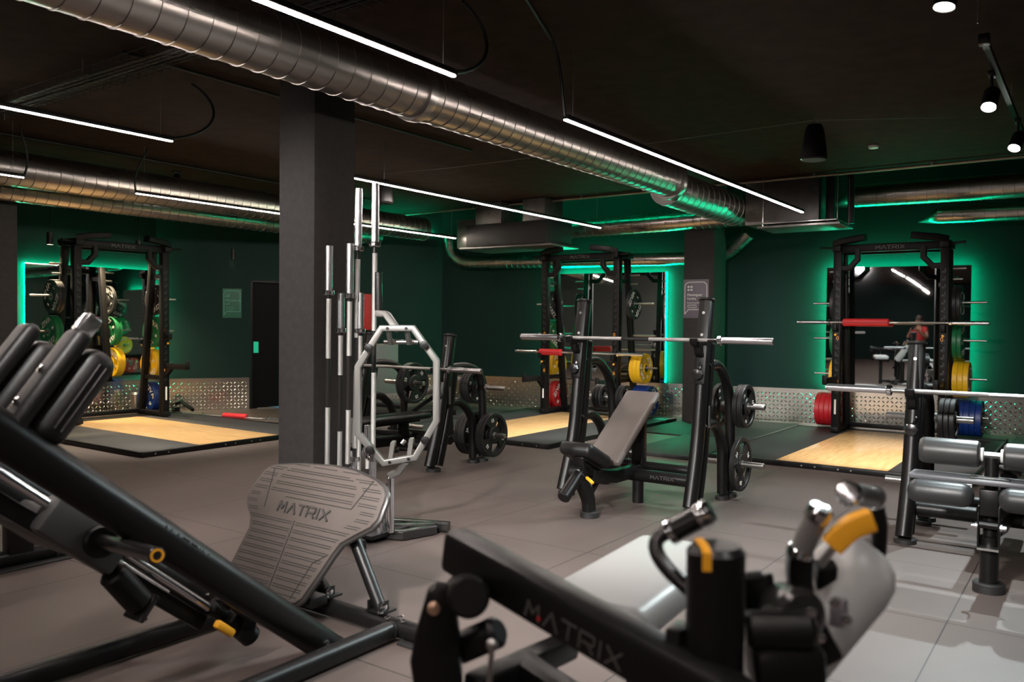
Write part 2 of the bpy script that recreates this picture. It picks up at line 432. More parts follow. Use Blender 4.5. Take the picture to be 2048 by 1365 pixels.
t = duct('spiral_duct', 'thin duct under and behind the larger duct on the left', [(-9.85, 1.5, 2.85), (-9.85, 9.9, 2.85)], .125, .125)
t = duct('spiral_duct', 'duct with pointed end hanging in front of the middle rack mirror', [(-7.1, 11.12, 2.91), (-3.9, 11.12, 2.94)], .135, .11, cone=.3)
t = duct('spiral_duct', 'upper duct with pointed end above the right rack', [(-2.75, 11.75, 3.18), (3.5, 11.75, 3.12)], .15, .12, cone=.32)
t = duct('spiral_duct', 'lower duct with pointed end above the right rack mirror', [(-1.78, 12.1, 2.9), (3.5, 12.1, 2.82)], .11, .12, cone=.25)
e = [W0+WD*.25+WN*.2+Vector((0, 0, 2.95)), W0+WD*.3+WN*.2+Vector((0, 0, 2.62)), W0+WD*.55+WN*.18+Vector((0, 0, 2.47)), W0+WD*4.75+WN*.18+Vector((0, 0, 2.44)), W0+WD*5.05+WN*.2+Vector((0, 0, 2.5)), W0+WD*5.4+WN*.35+Vector((0, 0, 2.78))]
t = duct('spiral_duct', 'narrow elbowed duct along the back wall above the middle mirror', fillet(e, .18, 5), .1, .1)

# ------------------------------------------------------------------ air handling boxes
def box_thing(name, label, cat, parts, mat_='zinc_box'):
    t = None
    for k, (nm, c, s, m_) in enumerate(parts):
        c = Vector(c)
        if t is None: base = c.copy(); t = thing(name, label, cat, base)
        obj(nm, MB().box(c-base, s, bev=.006), m_, t)
    return t
box_thing('air_handling_unit', 'dark box air unit hanging above the middle rack with a sheet metal tray', 'air unit',
    [('housing', (-7.35, 10.42, 2.78), (1.5, .7, .34), 'trunking'), ('drip_tray', (-7.35, 10.42, 2.585), (1.7, .8, .03), 'zinc_box'), ('branch', (-8.3, 10.5, 2.85), (.35, .4, .45), 'zinc_box'),
     ('plenum', (-7.75, 10.42, 3.12), (.5, .5, .34), 'zinc_box'), ('plenum', (-6.9, 10.42, 3.12), (.4, .5, .34), 'zinc_box')])
AU = box_thing('air_handling_unit', 'sheet metal box and louvred tray hanging at the end of the long duct', 'air unit',
    [('housing', (-3.4, 10.95, 3.05), (.95, .5, .6), 'zinc_box'), ('drip_tray', (-3.05, 10.55, 2.66), (1.0, .65, .03), 'zinc_box'), ('tray_rim', (-3.05, 10.55, 2.71), (.9, .55, .02), 'steel'), ('post', (-2.82, 10.85, 3.05), (.1, .1, .65), 'trunking'), ('post', (-2.6, 10.95, 3.05), (.07, .07, .65), 'trunking')])
for x, y in ((-3.5, 10.3), (-2.6, 10.3), (-2.6, 10.85)): obj('hanger_rod', MB().cyl((x+3.4, y-10.95, 2.66-3.05), (x+3.4, y-10.95, 3.28-3.05), .005, n=6), 'steel', AU)
box_thing('cassette_vent', 'small square cassette vent on the green lit recess above the middle rack', 'vent', [('frame', (-6.2, 11.6, 3.61), (.5, .5, .05), 'zinc_box'), ('grille', (-6.2, 11.6, 3.58), (.36, .36, .02), 'trunking')])

# ceiling conduit along the recess edge
cp = MB().cyl((-10.0, YR-.06, ZC-.035), (4, YR-.06, ZC-.035), .018, n=12)
t = thing('ceiling_conduit', 'thin metal conduit clipped along the edge of the ceiling recess', 'pipe', (0, 0, 0)); obj('pipe', cp, 'pipe', t)
for x in (-8.2, -6.2, -4.6, -2.9, -1.6, -.4, 1): obj('clip', MB().box((x, YR-.06, ZC-.02), (.03, .06, .045)), 'steel', t)

# wire cable tray
tr = MB()
for k in range(7): tr.cyl((-11.4, 3.06+k*.05, 3.2 if 0 < k < 6 else 3.24), (2, 3.06+k*.05, 3.2 if 0 < k < 6 else 3.24), .003, n=5)
for k in range(130):
    x = -11.4+k*.1; tr.tube([(x, 3.06, 3.24), (x, 3.06, 3.198), (x, 3.36, 3.198), (x, 3.36, 3.24)], .0025, n=4)
t = thing('cable_tray', 'wire mesh cable tray under the dark ceiling on the left', 'cable tray', (0, 0, 0)); obj('mesh_basket', tr, 'trunking', t, smooth=0)
cb = MB()
for k, r in ((.08, .012), (.12, .009), (.17, .014), (.22, .008)): cb.tube([(x, 3.06+k+.01*sin(x*1.7+k*40), 3.215) for x in [-11.4+.4*i for i in range(34)]], r, n=6)
obj('cables', cb, 'cable', t)
hn = MB()
for x in (-10, -8, -6, -4, -2, 0): hn.cyl((x, 3.05, 3.2), (x, 3.05, 3.3), .004, n=5).cyl((x, 3.37, 3.2), (x, 3.37, 3.3), .004, n=5)
obj('hangers', hn, 'steel', t)
for nm, lab, pts, r in (('ceiling_cable', 'black cable clipped to the ceiling from the tray to the pillar', [(-5.57, 3.1, 3.285), (-5.57, 7, 3.285)], .012),
        ('ceiling_cable', 'black cable run along the ceiling beyond the left light strips', [(-9.0, 3.2, 3.285), (-9.02, 6.5, 3.285), (-9.1, 9, 3.285)], .012),
        ('steel_wire', 'thin slack steel wire running from the black pendant speaker across the ceiling', [at(2048, 232, 6.95), at(1628, 241, 7.1), at(1330, 283, 8.2), at(1230, 296, 8.6)], .002),
        ('steel_wire', 'thin slack wire below the long duct near the pillar', [at(1060, 316, 8.2), at(900, 336, 8.2), at(770, 348, 8.3)], .002)):
    tag(obj(nm, MB().tube(pts, r, n=6), 'cable' if 'cable' in nm else 'wire'), lab, 'cable' if 'cable' in nm else 'wire')

# ------------------------------------------------------------------ LED line lights
def led(label, x, y0, y1, m_, cable=None, z=2.78, w=.021):
    t = thing('led_line_light', label, 'light', (x, y0, z), group='suspended LED line lights')
    L = y1-y0
    obj('profile', MB().box((0, L/2, .016), (w+.022, L, .03), bev=.002), 'frame', t)
    obj('diffuser', MB().box((0, L/2, -.001), (w, L-.01, .012)), m_, t, smooth=0)
    for k in (.1, L-.1): obj('suspension_wire', MB().cyl((0, k, .03), (0, k, ZC-z-.004), .0012, n=5), 'wire', t)
    if cable:
        obj('power_cable', MB().tube([Vector(c)-Vector((x, y0, z)) for c in cable], .011, n=8), 'cable', t)
    return t
def endcable(x, y, dx, dy, z=2.80):
    return bez((x, y, z), (x+dx*.15, y+dy*1.0, z+.12), (x+dx*.7, y+dy*1.1, ZC-.12), (x+dx, y+dy*.5, ZC-.02), 12)
led('LED line light overhead in front of the pillar, nearest the camera', -2.92, .7, 3.52, 'led_white', endcable(-2.92, 3.52, -.12, .42))
led('LED line light over the incline bench, right of the long duct', -2.92, 4.66, 10.0, 'led_white', bez((-2.92, 4.66, 2.8), (-2.92, 4.62, 3.0), (-2.96, 4.66, 3.2), (-2.96, 4.55, 3.28), 8)+[Vector((-2.6, 3.6, 3.28)), Vector((-2.3, 2.6, 3.28))])
led('LED line light left of the pillar below the cable tray', -5.75, .2, 3.6, 'led_white', endcable(-5.75, 3.6, -.1, .45), w=.018)
led('LED line light behind the pillar, ending near the middle rack', -5.75, 4.7, 10.15, 'led_white', None, w=.018)
led('short visible LED line light at the far left edge', -8.42, -1.4, 3.72, 'led_warm', bez((-8.42, 3.72, 2.8), (-8.42, 3.8, 3.0), (-8.42, 3.7, 3.1), (-8.45, 3.7, 3.28), 8), w=.018)
led('LED line light against the left duct above the doorway', -8.42, 4.84, 10.2, 'led_warm', bez((-8.42, 4.84, 2.8), (-8.42, 4.8, 3.0), (-8.42, 4.9, 3.1), (-8.45, 5.0, 3.28), 8), w=.018)
# further rows behind the camera, seen only in the mirrors
led('LED line light behind the camera in the nearest row', -2.92, -8.0, -3.4, 'led_white')
led('LED line light behind the camera in the pillar row', -5.75, -6.2, -3.0, 'led_white')
for k, (lab, p, q) in enumerate((('LED line light just overhead of the camera', (-.77, 1.65), (-.02, -1.28)), ('LED line light a few metres behind the camera', (.2, -2.1), (1.62, -8.0)), ('LED line light farthest behind the camera', (1.9, -9.2), (2.95, -13.7)))):
    L_ = Vector((q[0]-p[0], q[1]-p[1])).length; t = led(lab, 0, 0, L_, 'led_white', z=2.9); t.location = (p[0], p[1], 2.9); t.rotation_euler = (0, 0, atan2(q[1]-p[1], q[0]-p[0])-pi/2)

# ------------------------------------------------------------------ track spots, then unseen spots added for brightness
def spot(label, p, aim, power, lens=True, size=.045, ang=95, L=.17, col=(1, .97, .93), blend=.6, soft=.02, group='track spotlights'):
    p = Vector(p); aim = Vector(aim); d = (aim-p).normalized()
    t = thing('spotlight', label, 'spotlight', p, group=group)
    obj('housing', MB().lathe([(.03, -L), (size+.004, -L+.03), (size+.006, 0.0), (size, .0), (size-.002, -.012), (.001, -.013)], (0, 0, 0), d, 24), 'frame', t)
    obj('lens', MB().lathe([(.001, 0), (size-.004, 0), (size-.004, .001), (.001, .0012)], -d*.011, d, 24), 'spot_lens' if lens else 'trunking', t)
    top = -d*(L*.6); zt = (3.11 if 'track' in label and 'top edge' not in label else ZC)-p.z; obj('bracket', MB().cyl(top, Vector((top.x, top.y, zt)), .012, n=10).box((top.x, top.y, zt-.012), (.04, .12, .03), bev=.004), 'frame', t)
    ld = bpy.data.lights.new('lamp', 'SPOT'); ld.energy = power; ld.spot_size = radians(ang); ld.spot_blend = blend; ld.shadow_soft_size = soft; ld.color = col
    lo = bpy.data.objects.new('lamp', ld); C.objects.link(lo); lo.parent = t; lo.location = d*.02
    lo.rotation_euler = d.to_track_quat('-Z', 'Y').to_euler()
    return t
tk = MB().bar((-.6, 5.6, 3.13), (-.6, 9.6, 3.13), .035, .04).box((-.6, 5.62, 3.13), (.06, .07, .06), bev=.005)
t = thing('lighting_track', 'black lighting track hanging at upper right with three spotlights', 'lighting track', (0, 0, 0)); obj('rail', tk, 'frame', t); 
[obj('hanger', MB().cyl((-.6, y, 3.13), (-.6, y, 3.3), .004, n=6), 'steel', t) for y in (5.3, 7.4, 9.5)]
S1 = onz(1888, 15, 2.87); S2 = onz(1977, 215, 2.87); S3 = onz(2028, 297, 2.87)
spot('bright spotlight at the top edge, nearest of the three on the track', S1, S1+Vector((-.12, -.2, -1)), 230, ang=80, col=(.86, 1, 1.02))
spot('spotlight on the track tilted left, middle one of three', S2, S2+Vector((-.1, -.7, -1)), 380, ang=85, col=(.86, 1, 1.02))
spot('glaring spotlight at the right edge, farthest on the track', S3, S3+Vector((-.25, -.7, -1)), 400, ang=85, col=(.86, 1, 1.02))
spot('added unseen spotlight beyond the right edge, brightening the right platform', (-.1, 8.6, 2.9), (-2.0, 9.6, 0), 1250, ang=44)  # lamp added out of view to brighten the right platform's wood

spot('added unseen spotlight behind the long duct, brightening the middle platform', (-4.62, 9.1, 3.1), (-6.35, 9.2, 0), 900, size=.04, ang=58)  # added where the duct hides it, to light the middle wood deck
spot('added unseen spotlight behind the left duct, brightening the left platform', (-9.5, 6.0, 3.1), (-9.6, 5.9, 0), 700, size=.04, ang=75, col=(1, .9, .76))  # hidden lamp put in to raise the left deck's brightness
spot('added fill spotlight behind the camera aimed past the pillar left side', (-4.95, -1.2, 3.1), (-4.9, 5.0, .6), 1150, size=.04, ang=42, soft=.1)  # unseen lamp added to light the pillar's left face and the floor there
spot('added fill spotlight above the camera aimed at the footplate', (-2.2, .3, 3.15), (-3.3, 3.2, .2), 330, size=.04, ang=50, soft=.12)  # out-of-view fill added so the footplate is evenly lit
spot('added fill spotlight behind the camera aimed at the benches', (-1.2, -.8, 3.12), (-2.5, 5.7, .3), 2000, size=.04, ang=46, soft=.14)  # unseen fill added for the centre floor and the incline pad
spot('added unseen fill spotlight over the right foreground', (.9, 1.2, 3.1), (-.3, 2.6, .4), 70, size=.04, ang=80)  # weak fill lamp added out of view
# ------------------------------------------------------------------ bumper plates
def make_bumper(name, label, m_, lm, R=.225, T=.055, grp=None):
    """axis along local x, standing at its centre; lettering on the +x face"""
    body = MB().ring([(.026, -T/2), (.07, -T/2), (.075, -T/2+.006), (R-.045, -T/2+.006), (R-.035, -T/2), (R-.004, -T/2), (R, -T/2+.005), (R, T/2-.005), (R-.004, T/2), (R-.035, T/2), (R-.045, T/2-.006), (.075, T/2-.006), (.07, T/2), (.026, T/2)], (0, 0, 0), (1, 0, 0), 40)
    o = obj(name, body, m_); tag(o, label, 'weight plate', grp)
    obj('hub', MB().ring([(.0255, -T/2-.001), (.052, -T/2-.001), (.052, T/2+.001), (.0255, T/2+.001)], (0, 0, 0), (1, 0, 0), 28), 'steel', o)
    lt = MB(); x = T/2-.003
    for sg in (1, -1):
        X = x*sg
        put_text(lt, 'ZIVA', (X, 0, .14), (0, sg, 0), (0, 0, 1), .105, .004, 1.15)
        put_text(lt, 'ZIVA', (X, 0, -.14), (0, -sg, 0), (0, 0, -1), .105, .004, 1.15)
        for s_ in (-1, 1): put_text(lt, '15' if 'yellow' in label else '10' if 'green' in label else '5' if 'black' in label else '25' if 'red' in label else '20', (X, s_*.13*sg, 0), (0, sg, 0), (0, 0, 1), .055, .004)
    obj('lettering', lt, lm, o, smooth=0)
    return o
BUMP = {}
GR = 'bumper plates on the rack pegs'
def bumper(col, loc, rz, label, T=.055):
    k = (col, T)
    if k not in BUMP:
        BUMP[k] = make_bumper(col+'_bumper_plate', label, 'b_'+col, 'mark_green' if col == 'green_' else 'mark_white', T=T, grp=GR)
        o = BUMP[k]; o.location = loc; o.rotation_euler = (random.uniform(0, 6.28), 0, rz); return o
    return dup(BUMP[k], label, loc, (random.uniform(0, 6.28), 0, rz), GR)

# ------------------------------------------------------------------ barbell (axis along local x, origin at centre)
def barbell(label, loc, rz=0, ry=0.0, L=2.2, sl=.415, m_shaft='steel', grp=None, rx=0.0, name='barbell', knurl_span=(.12, .62)):
    t = thing(name, label, 'barbell', loc, group=grp); t.rotation_euler = (rx, ry, rz)
    h = L/2; obj('shaft', MB().cyl((-h+sl, 0, 0), (h-sl, 0, 0), .014, n=16), m_shaft, t)
    for s in (-1, 1):
        obj('sleeve', MB().cyl((s*(h-sl+.03), 0, 0), (s*h, 0, 0), .025, n=20, b=.003), 'sleeve', t)
        obj('collar', MB().cyl((s*(h-sl), 0, 0), (s*(h-sl+.032), 0, 0), .037, n=20, b=.004), 'chrome', t)
        a, b = knurl_span; 
        if a < h-sl: obj('knurling', MB().cyl((s*a, 0, 0), (s*min(b, h-sl-.08), 0, 0), .0148, n=16), 'knurl', t)
    return t

# ------------------------------------------------------------------ lifting platform
def platform(label, loc, rz, L=3.1):
    """local: front edge at y=0, goes back to y=L"""
    t = thing('lifting_platform', label, 'lifting platform', loc, rz, 'wood and rubber lifting platforms')
    obj('wood_deck', MB().box((0, L/2+.02, .025), (1.06, L-.04, .05), bev=.002), 'wood', t)
    for s in (-1, 1): obj('rubber_mat', MB().box((s*(.535+.345), L/2+.02, .0245), (.69, L-.04, .048), bev=.003), 'rubber', t)
    obj('front_edge', MB().box((0, -.012, .027), (2.5, .045, .054), bev=.003), 'frame', t)
    obj('rear_edge', MB().box((0, L+.17, .027), (2.5, .36, .056), bev=.003), 'frame', t)
    for s in (-1, 1): obj('side_edge', MB().box((s*1.24, L/2, .027), (.03, L-.02, .054), bev=.003), 'frame', t)
    bo = MB()
    for x in (-1.1, -.95, -.25, -.12, .1, .22, .9, 1.1): bo.cyl((x, -.0345, .028), (x, -.038, .028), .009, n=10)
    obj('bolts', bo, 'steel', t)
    return t
platform('lifting platform with wooden centre in front of the left rack', (-8.06, 5.93, 0), pi/2)
platform('lifting platform with wooden centre before the middle rack', (-6.33, 7.85, 0), 0)
platform('lifting platform with wooden centre before the right rack, nearest of the three', (-2.17, 8.42, 0), 0, 3.15)
tag(obj('floor_mat', MB().box((-3.86, 8.95, .02), (.84, 1.65, .04), bev=.004), 'rubber'), 'black rubber mat beside the right platform behind the incline bench', 'mat')
for (x0, x1, y0, y1), lab in (((-5.04, -3.45, 9.85, 12.0), 'thin black rubber flooring between the middle and right racks'), ((-9.4, -7.62, 8.3, 10.9), 'thin black rubber flooring left of the middle platform'), ((-.88, 1.6, 9.3, 12.6), 'thin black rubber flooring right of the right platform')):
    tag(obj('floor_mat', MB().box(((x0+x1)/2, (y0+y1)/2, .009), (x1-x0, y1-y0, .018), bev=.003), 'rubber'), lab, 'mat', None)

# ------------------------------------------------------------------ power rack
def rack(label, loc, rz, where, arm_z, bar=None, rows=None):
    loc = (loc[0], loc[1], .056); t = thing('power_rack', label, 'power rack', loc, rz, 'half racks with plate storage')
    W = .62; H = 2.41; arm_z -= .056; bar = (bar or 1.3)-.056
    def off(z): return .58-.3*z/2.42
    for s in (-1, 1):
        p = obj('front_upright', MB().box((s*W, 0, H/2), (.1, .1, H), bev=.005), 'rack_black', t)
        sl = MB()
        for k in range(17):
            z = .52+.095*k; sl.box((s*(W-.012), -.051, z), (.034, .004, .024)).box((s*(W+.004), -.051, z+.017), (.016, .004, .05))
        obj('slots', sl, 'cable', p, smooth=0)
        obj('number_plate', put_text(MB(), '0', (s*(W-.018), -.0535, 1.22), (1, 0, 0), (0, 0, 1), .07, .001), mat('orange_mark', (.8, .3, .03), .5), p)
        obj('number_plate', put_text(MB(), '0', (s*(W-.018), -.0535, .66), (1, 0, 0), (0, 0, 1), .07, .001), 'orange_mark', p)
        obj('rear_upright', MB().bar((s*W, off(0), 0), (s*W, off(2.42), 2.36), .08, .08, up=(0, 1, 0), bev=.004), 'rack_black', t)
        obj('base_rail', MB().box((s*W, .28, .04), (.09, .75, .06), bev=.005), 'rack_black', t)
        obj('top_rail', MB().box((s*W, .14, H-.03), (.1, .5, .09), bev=.004), 'rack_black', t)
        [obj('side_brace', MB().bar((s*W, .02, z_), (s*W, off(z_), z_), .05, .06), 'rack_black', t) for z_ in (.55, 2.0)]
        # grip bracket under the crossbar and angled grips on top of it
        x = s*W
        obj('grip_bracket', MB().tube([(x-s*.03, -.01, 2.12), (x-s*.14, -.01, 2.12), (x-s*.24, -.01, 2.23), (x-s*.24, -.01, 2.36)], .02, up=(0, 1, 0), rx=.036, ry=.036, box=True), 'rack_black', t)
        obj('pull_up_grip', MB().tube([(x+s*.02, -.06, 2.43), (x-s*.1, -.12, 2.46), (x-s*.36, -.16, 2.49)], .019, up=(0, 0, 1), rx=.06, ry=.04, box=True), 'rack_black', t)
        obj('outer_grip', MB().cyl((x, -.02, 2.38), (x+s*.2, -.06, 2.39), .014, n=12).cyl((x+s*.2, -.06, 2.39), (x+s*.215, -.063, 2.391), .018, n=12), 'rack_black', t)
        # plate pegs
        for z, L in ((.25, .40), (.73, .38), (1.21, .38), (1.68, .38), (1.97, .12), (2.1, .16)):
            y = off(z); q = obj('plate_peg', MB().cyl((s*(W+.03), y, z), (s*(W+.03+L), y, z), .0145, n=14, b=.002), 'steel', t)
        # j-hook
        hz = bar or 1.3
        obj('j_hook', MB().box((x-s*.0, -.068, hz-.03), (.06, .03, .16), bev=.006).box((x, -.1, hz-.085), (.055, .1, .03), bev=.006).box((x, -.145, hz-.055), (.055, .02, .09), bev=.006), 'rack_black', t)
        obj('lock_knob', MB().lathe([(.004, 0), (.014, .004), (.016, .02), (.001, .028)], (x, -.08, hz-.15), (0, -1, 0), 14), 'yellow', t)
        arm = obj('spotter_arm', MB().box((x, -.3, arm_z), (.055, .56, .08), bev=.006).prism([(0, 0), (.16, 0), (0, -.13)], (x, -.045, arm_z-.04), (0, -1, 0), (0, 0, 1), .05).box((x, -.57, arm_z+.03), (.055, .03, .1), bev=.005), 'rack_black', t)
        at_ = MB(); put_matrix(at_, (x+s*.0285, -.3, arm_z), (0, s, 0), (0, 0, 1), .026, .001); obj('lettering', at_, 'mark_faint', arm, smooth=0)
        obj('warning_label', MB().box((x-s*.0, -.0512, .33), (.024, .002, .19)), 'mark_white', p)
    cb = obj('crossbar', MB().box((0, 0, H-.04), (2*W, .07, .1), bev=.01), 'rack_black', t)
    lt = MB(); put_matrix(lt, (0, -.037, H-.04), (1, 0, 0), (0, 0, 1), .045, .002); obj('lettering', lt, 'mark_dim', cb, smooth=0)
    obj('rear_crossbar', MB().box((0, off(2.42), 2.34), (2*W, .05, .06), bev=.005), 'rack_black', t)
    obj('base_crossbar', MB().box((0, off(0), .05), (2*W, .06, .06), bev=.005), 'rack_black', t)
    rows = rows or {}
    M = Matrix.Rotation(rz, 3, 'Z'); B = Vector(loc)
    names = {-1: 'left', 1: 'right'}
    zs = {'bottom': .25, 'third': .73, 'second': 1.21, 'top': 1.68}
    for s in (-1, 1):
        for pos, col, n, T in rows[s]:
            z = zs[pos]; x = W+.05
            for k in range(n):
                x += T/2+.002; P = B + M @ Vector((s*x, off(z), z-.011))
                kk = ('innermost' if k == 0 else 'outermost' if k == n-1 else ['', 'second', 'middle', 'fourth'][k]+' in the stack') if n > 1 else 'only one'
                if n == 2: kk = 'inner of two' if k == 0 else 'outer of two'
                bumper(col, P, rz + (0 if s > 0 else pi), '%s bumper plate on %s %s peg of the %s, %s' % (col, pos, names[s], where, kk), T)
                x += T/2
    return t
RW = {-1: [('top', 'black', 2, .045), ('second', 'green', 2, .05), ('third', 'yellow', 2, .058), ('bottom', 'red', 5, .062)],
      1: [('top', 'black', 2, .045), ('second', 'green', 2, .05), ('third', 'yellow', 3, .058), ('bottom', 'blue', 5, .062)]}
RWL = {-1: [('top', 'black', 2, .045), ('second', 'green', 2, .05), ('third', 'yellow', 2, .058), ('bottom', 'red', 3, .062)],
      1: [('top', 'black', 1, .045), ('second', 'green', 2, .05), ('third', 'yellow', 2, .058), ('bottom', 'blue', 2, .062)]}
RWM = {-1: [('top', 'black', 2, .045), ('second', 'green', 2, .05), ('third', 'yellow', 2, .058), ('bottom', 'red', 2, .062)],
      1: [('top', 'black', 1, .045), ('third', 'yellow', 3, .058), ('bottom', 'blue', 4, .062)]}
rack('black half rack at left in front of the green lit mirror', (-10.86, 6.05, 0), pi/2, 'left rack', .78, 1.25, RWL)
rack('black half rack in the middle of the back wall', (-6.33, 10.6, 0), 0, 'middle rack', .6, 1.0, RWM)
rack('black half rack at right with the red padded bar', (-2.17, 11.15, 0), 0, 'right rack', .74, 1.47, RW)
barbell('steel barbell on the right rack hooks carrying a red pad', (-2.17, 11.04, 1.48), 0)
barbell('steel barbell on the middle rack hooks, partly behind the bench', (-6.33, 10.49, 1.0), 0)
def bar_pad(label, loc, rz, L=.42, r=.048, ry=0.0):
    t = thing('bar_pad', label, 'bar pad', loc, rz, 'red foam bar pads'); t.rotation_euler = (0, ry, rz)
    obj('foam', MB().ring([(.017, -L/2), (r-.012, -L/2), (r, -L/2+.012), (r, L/2-.012), (r-.012, L/2), (.017, L/2)], (0, 0, 0), (1, 0, 0), 28), 'red_pad', t)
    obj('closure_strap', MB().box((0, -r*.96, 0), (L*.96, .006, .022), bev=.002), mat('red_dark', (.3, .01, .015), .6), t)
    return t
bar_pad('red foam pad on the barbell of the right rack', (-2.42, 11.04, 1.48), 0, .55)
bar_pad('red foam pad on the barbell of the middle rack', (-6.78, 10.49, 1.0), 0, .4)

# ------------------------------------------------------------------ wall mirrors with green light strips
def mirror(label, org, rz, w_, z0, z1, depth, led_out=.0):
    t = thing('wall_mirror', label, 'mirror', org, rz, 'backlit wall mirrors')
    h = z1-z0; cz = (z0+z1)/2
    obj('backing_box', MB().box((0, -depth/2-.015, cz), (w_-.02, depth-.03, h-.02)), 'cable', t, smooth=0)
    obj('glass', MB().box((0, -depth, cz), (w_, .008, h)), 'mirror', t, smooth=0)
    for nm, c, s in (('top_light_strip', (0, -depth*.5, z1-.004+led_out), (w_, .03, .012)), ('side_light_strip', (-w_/2+.004-led_out, -depth*.5, cz), (.012, .03, h)), ('side_light_strip', (w_/2-.004+led_out, -depth*.5, cz), (.012, .03, h))):
        obj(nm, MB().box(c, s), 'led_green', t, smooth=0)
    return t
rzb = atan2(WD.y, WD.x)
def onwall(x): s = (x-W0.x)/WD.x; return W0 + WD*s + WN*.001
mirror('mirror behind the middle rack with green light around it', onwall(-6.42), rzb, 1.78, .53, 2.25, .12, .0)
mirror('mirror behind the right rack reflecting the ceiling lights', onwall(-2.34), rzb, 1.8, .53, 2.26, .17, .0)
mirror('mirror behind the left rack edged by a bright green glow', (-11.95, 6.19, 0), pi/2, 1.88, .52, 2.19, .075, -.012)
for nm in ('x',):
    g1 = W0 + WD*.0
# green light lines over the corner wall and the recess
def strip(label, p, q, m_='led_green'):
    p = Vector(p); q = Vector(q); t = thing('light_strip', label, 'light', p); obj('diffuser', MB().bar((0, 0, 0), q-p, .012, .012), m_, t, smooth=0); obj('channel', MB().bar(Vector((0, 0, -.009)), q-p+Vector((0, 0, -.009)), .02, .006), 'frame', t)
strip('bright green light line just above the middle mirror', onwall(-7.4)+WN*.02+Vector((0, 0, 2.365)), onwall(-5.3)+WN*.02+Vector((0, 0, 2.375)))
strip('green light strip high on the canted wall behind the stored bars', L0+LD*((9.6-7.2)/LD.y)+LN*.05+Vector((0, 0, 3.0)), L0+LD*((11.1-7.2)/LD.y)+LN*.05+Vector((0, 0, 3.0)))
strip('green light strip on the recess edge above the middle mirror', (-8.0, YR+.25, 3.4), (-4.4, YR+.25, 3.4))

# ------------------------------------------------------------------ signs
def sign(label, org, rz, w_, h_, m_, lm, lines, small):
    t = thing('wall_sign', label, 'sign', org, rz)
    obj('board', MB().box((0, -.004, 0), (w_, .006, h_), bev=.001), m_, t)
    g = MB(); a, b = w_/2*.86, h_/2; T, B_ = b*.86, -b*.56; q = w_*.16
    pts = [(-a, B_-h_*.12), (-a, T-q)]+[(-a+q-q*cos(radians(k)), T-q+q*sin(radians(k))) for k in (30, 60, 90)]+[(a-q+q*sin(radians(k)), T-q+q*cos(radians(k))) for k in (0, 30, 60, 90)]+[(a, B_+q*.0), (-a+w_*.14, B_), (-a, B_-h_*.12)]
    P = [Vector((x, -.0085, z)) for x, z in pts]
    for p, r in zip(P, P[1:]): g.bar(p, r, .008, .001, up=(0, 1, 0), ext=.003)
    obj('speech_bubble_outline', g, lm, t, smooth=0)
    ic = MB(); ix, iz = -a+w_*.2, T-h_*.16
    if small[0] == 'dumbbell':
        for sx in (-1, 1):
            for sz in (-1, 1): ic.box((ix+sx*.022, -.0085, iz+sz*.022), (.012, .001, .03)).box((ix+sx*.035, -.0085, iz+sz*.022), (.01, .001, .016))
        for sz in (-1, 1): ic.box((ix, -.0085, iz+sz*.022), (.044, .001, .007))
    else:
        for sx in (-1, 1): ic.box((ix+sx*.028, -.0085, iz), (.005, .001, .06))
        ic.box((ix, -.0085, iz+.028), (.056, .001, .005)).box((ix, -.0085, iz-.012), (.03, .001, .02))
    obj('icon', ic, lm, t, smooth=0)
    tx = MB(); z = iz-h_*.17
    for s in lines:
        vs, fs = text_mb(s, .05, .0006, 1.0, 'CENTER'); mn = min(v.x for v in vs)
        put_text(tx, s, (-a+w_*.1-mn, -.0085, z), (1, 0, 0), (0, 0, 1), .05, .0006); z -= .055
    z -= .005
    for s in small[1:]:
        vs, fs = text_mb(s, .027, .0006); mn = min(v.x for v in vs)
        put_text(tx, s, (-a+w_*.1-mn, -.0085, z), (1, 0, 0), (0, 0, 1), .027, .0006); z -= .032
    obj('lettering', tx, lm, t, smooth=0)
    return t
sign('grey notice with a speech bubble outline on the back pillar', (-4.795, 11.279, 1.81), 0, .39, .56, 'sign_grey', 'mark_white', ['Mantingues', "l'ordre"], ['dumbbell', 'Recull el material', 'quan finalitzis', "l'entrenament"])
ps = L0 + LD*((8.17-7.2)/LD.y) + LN*.001
sign('dark green notice with a speech bubble outline left of the doorway', (ps.x, ps.y, 1.71), atan2(LD.y, LD.x), .29, .47, 'sign_green', mat('mark_teal', (.12, .38, .3), .5), ['Moment de', 'sol'], ['mat', 'Desconnecta', 'i concentra'])
# red hose cabinet and grey panel far back on the canted wall
q1 = L0 + LD*((10.03-7.2)/LD.y) + LN*.01
t = thing('fire_hose_cabinet', 'narrow red cabinet on the far wall behind the stored bars', 'cabinet', q1, atan2(LD.y, LD.x))
obj('body', MB().box((0, -.06, 1.6), (.2, .12, .62), bev=.01), 'red_pad', t); obj('handle', MB().box((.12, -.125, 1.6), (.02, .02, .1)), 'steel', t)
q2 = L0 + LD*((10.33-7.2)/LD.y) + LN*.01
t = thing('wall_panel', 'pale grey panel low on the far green lit wall', 'panel', q2, atan2(LD.y, LD.x)); obj('board', MB().box((0, -.02, .62), (.5, .04, .85), bev=.004), mat('panel_grey', (.22, .23, .24), .5), t); obj('edge_trim', MB().box((0, -.022, 1.05), (.51, .044, .015)), 'steel', t)
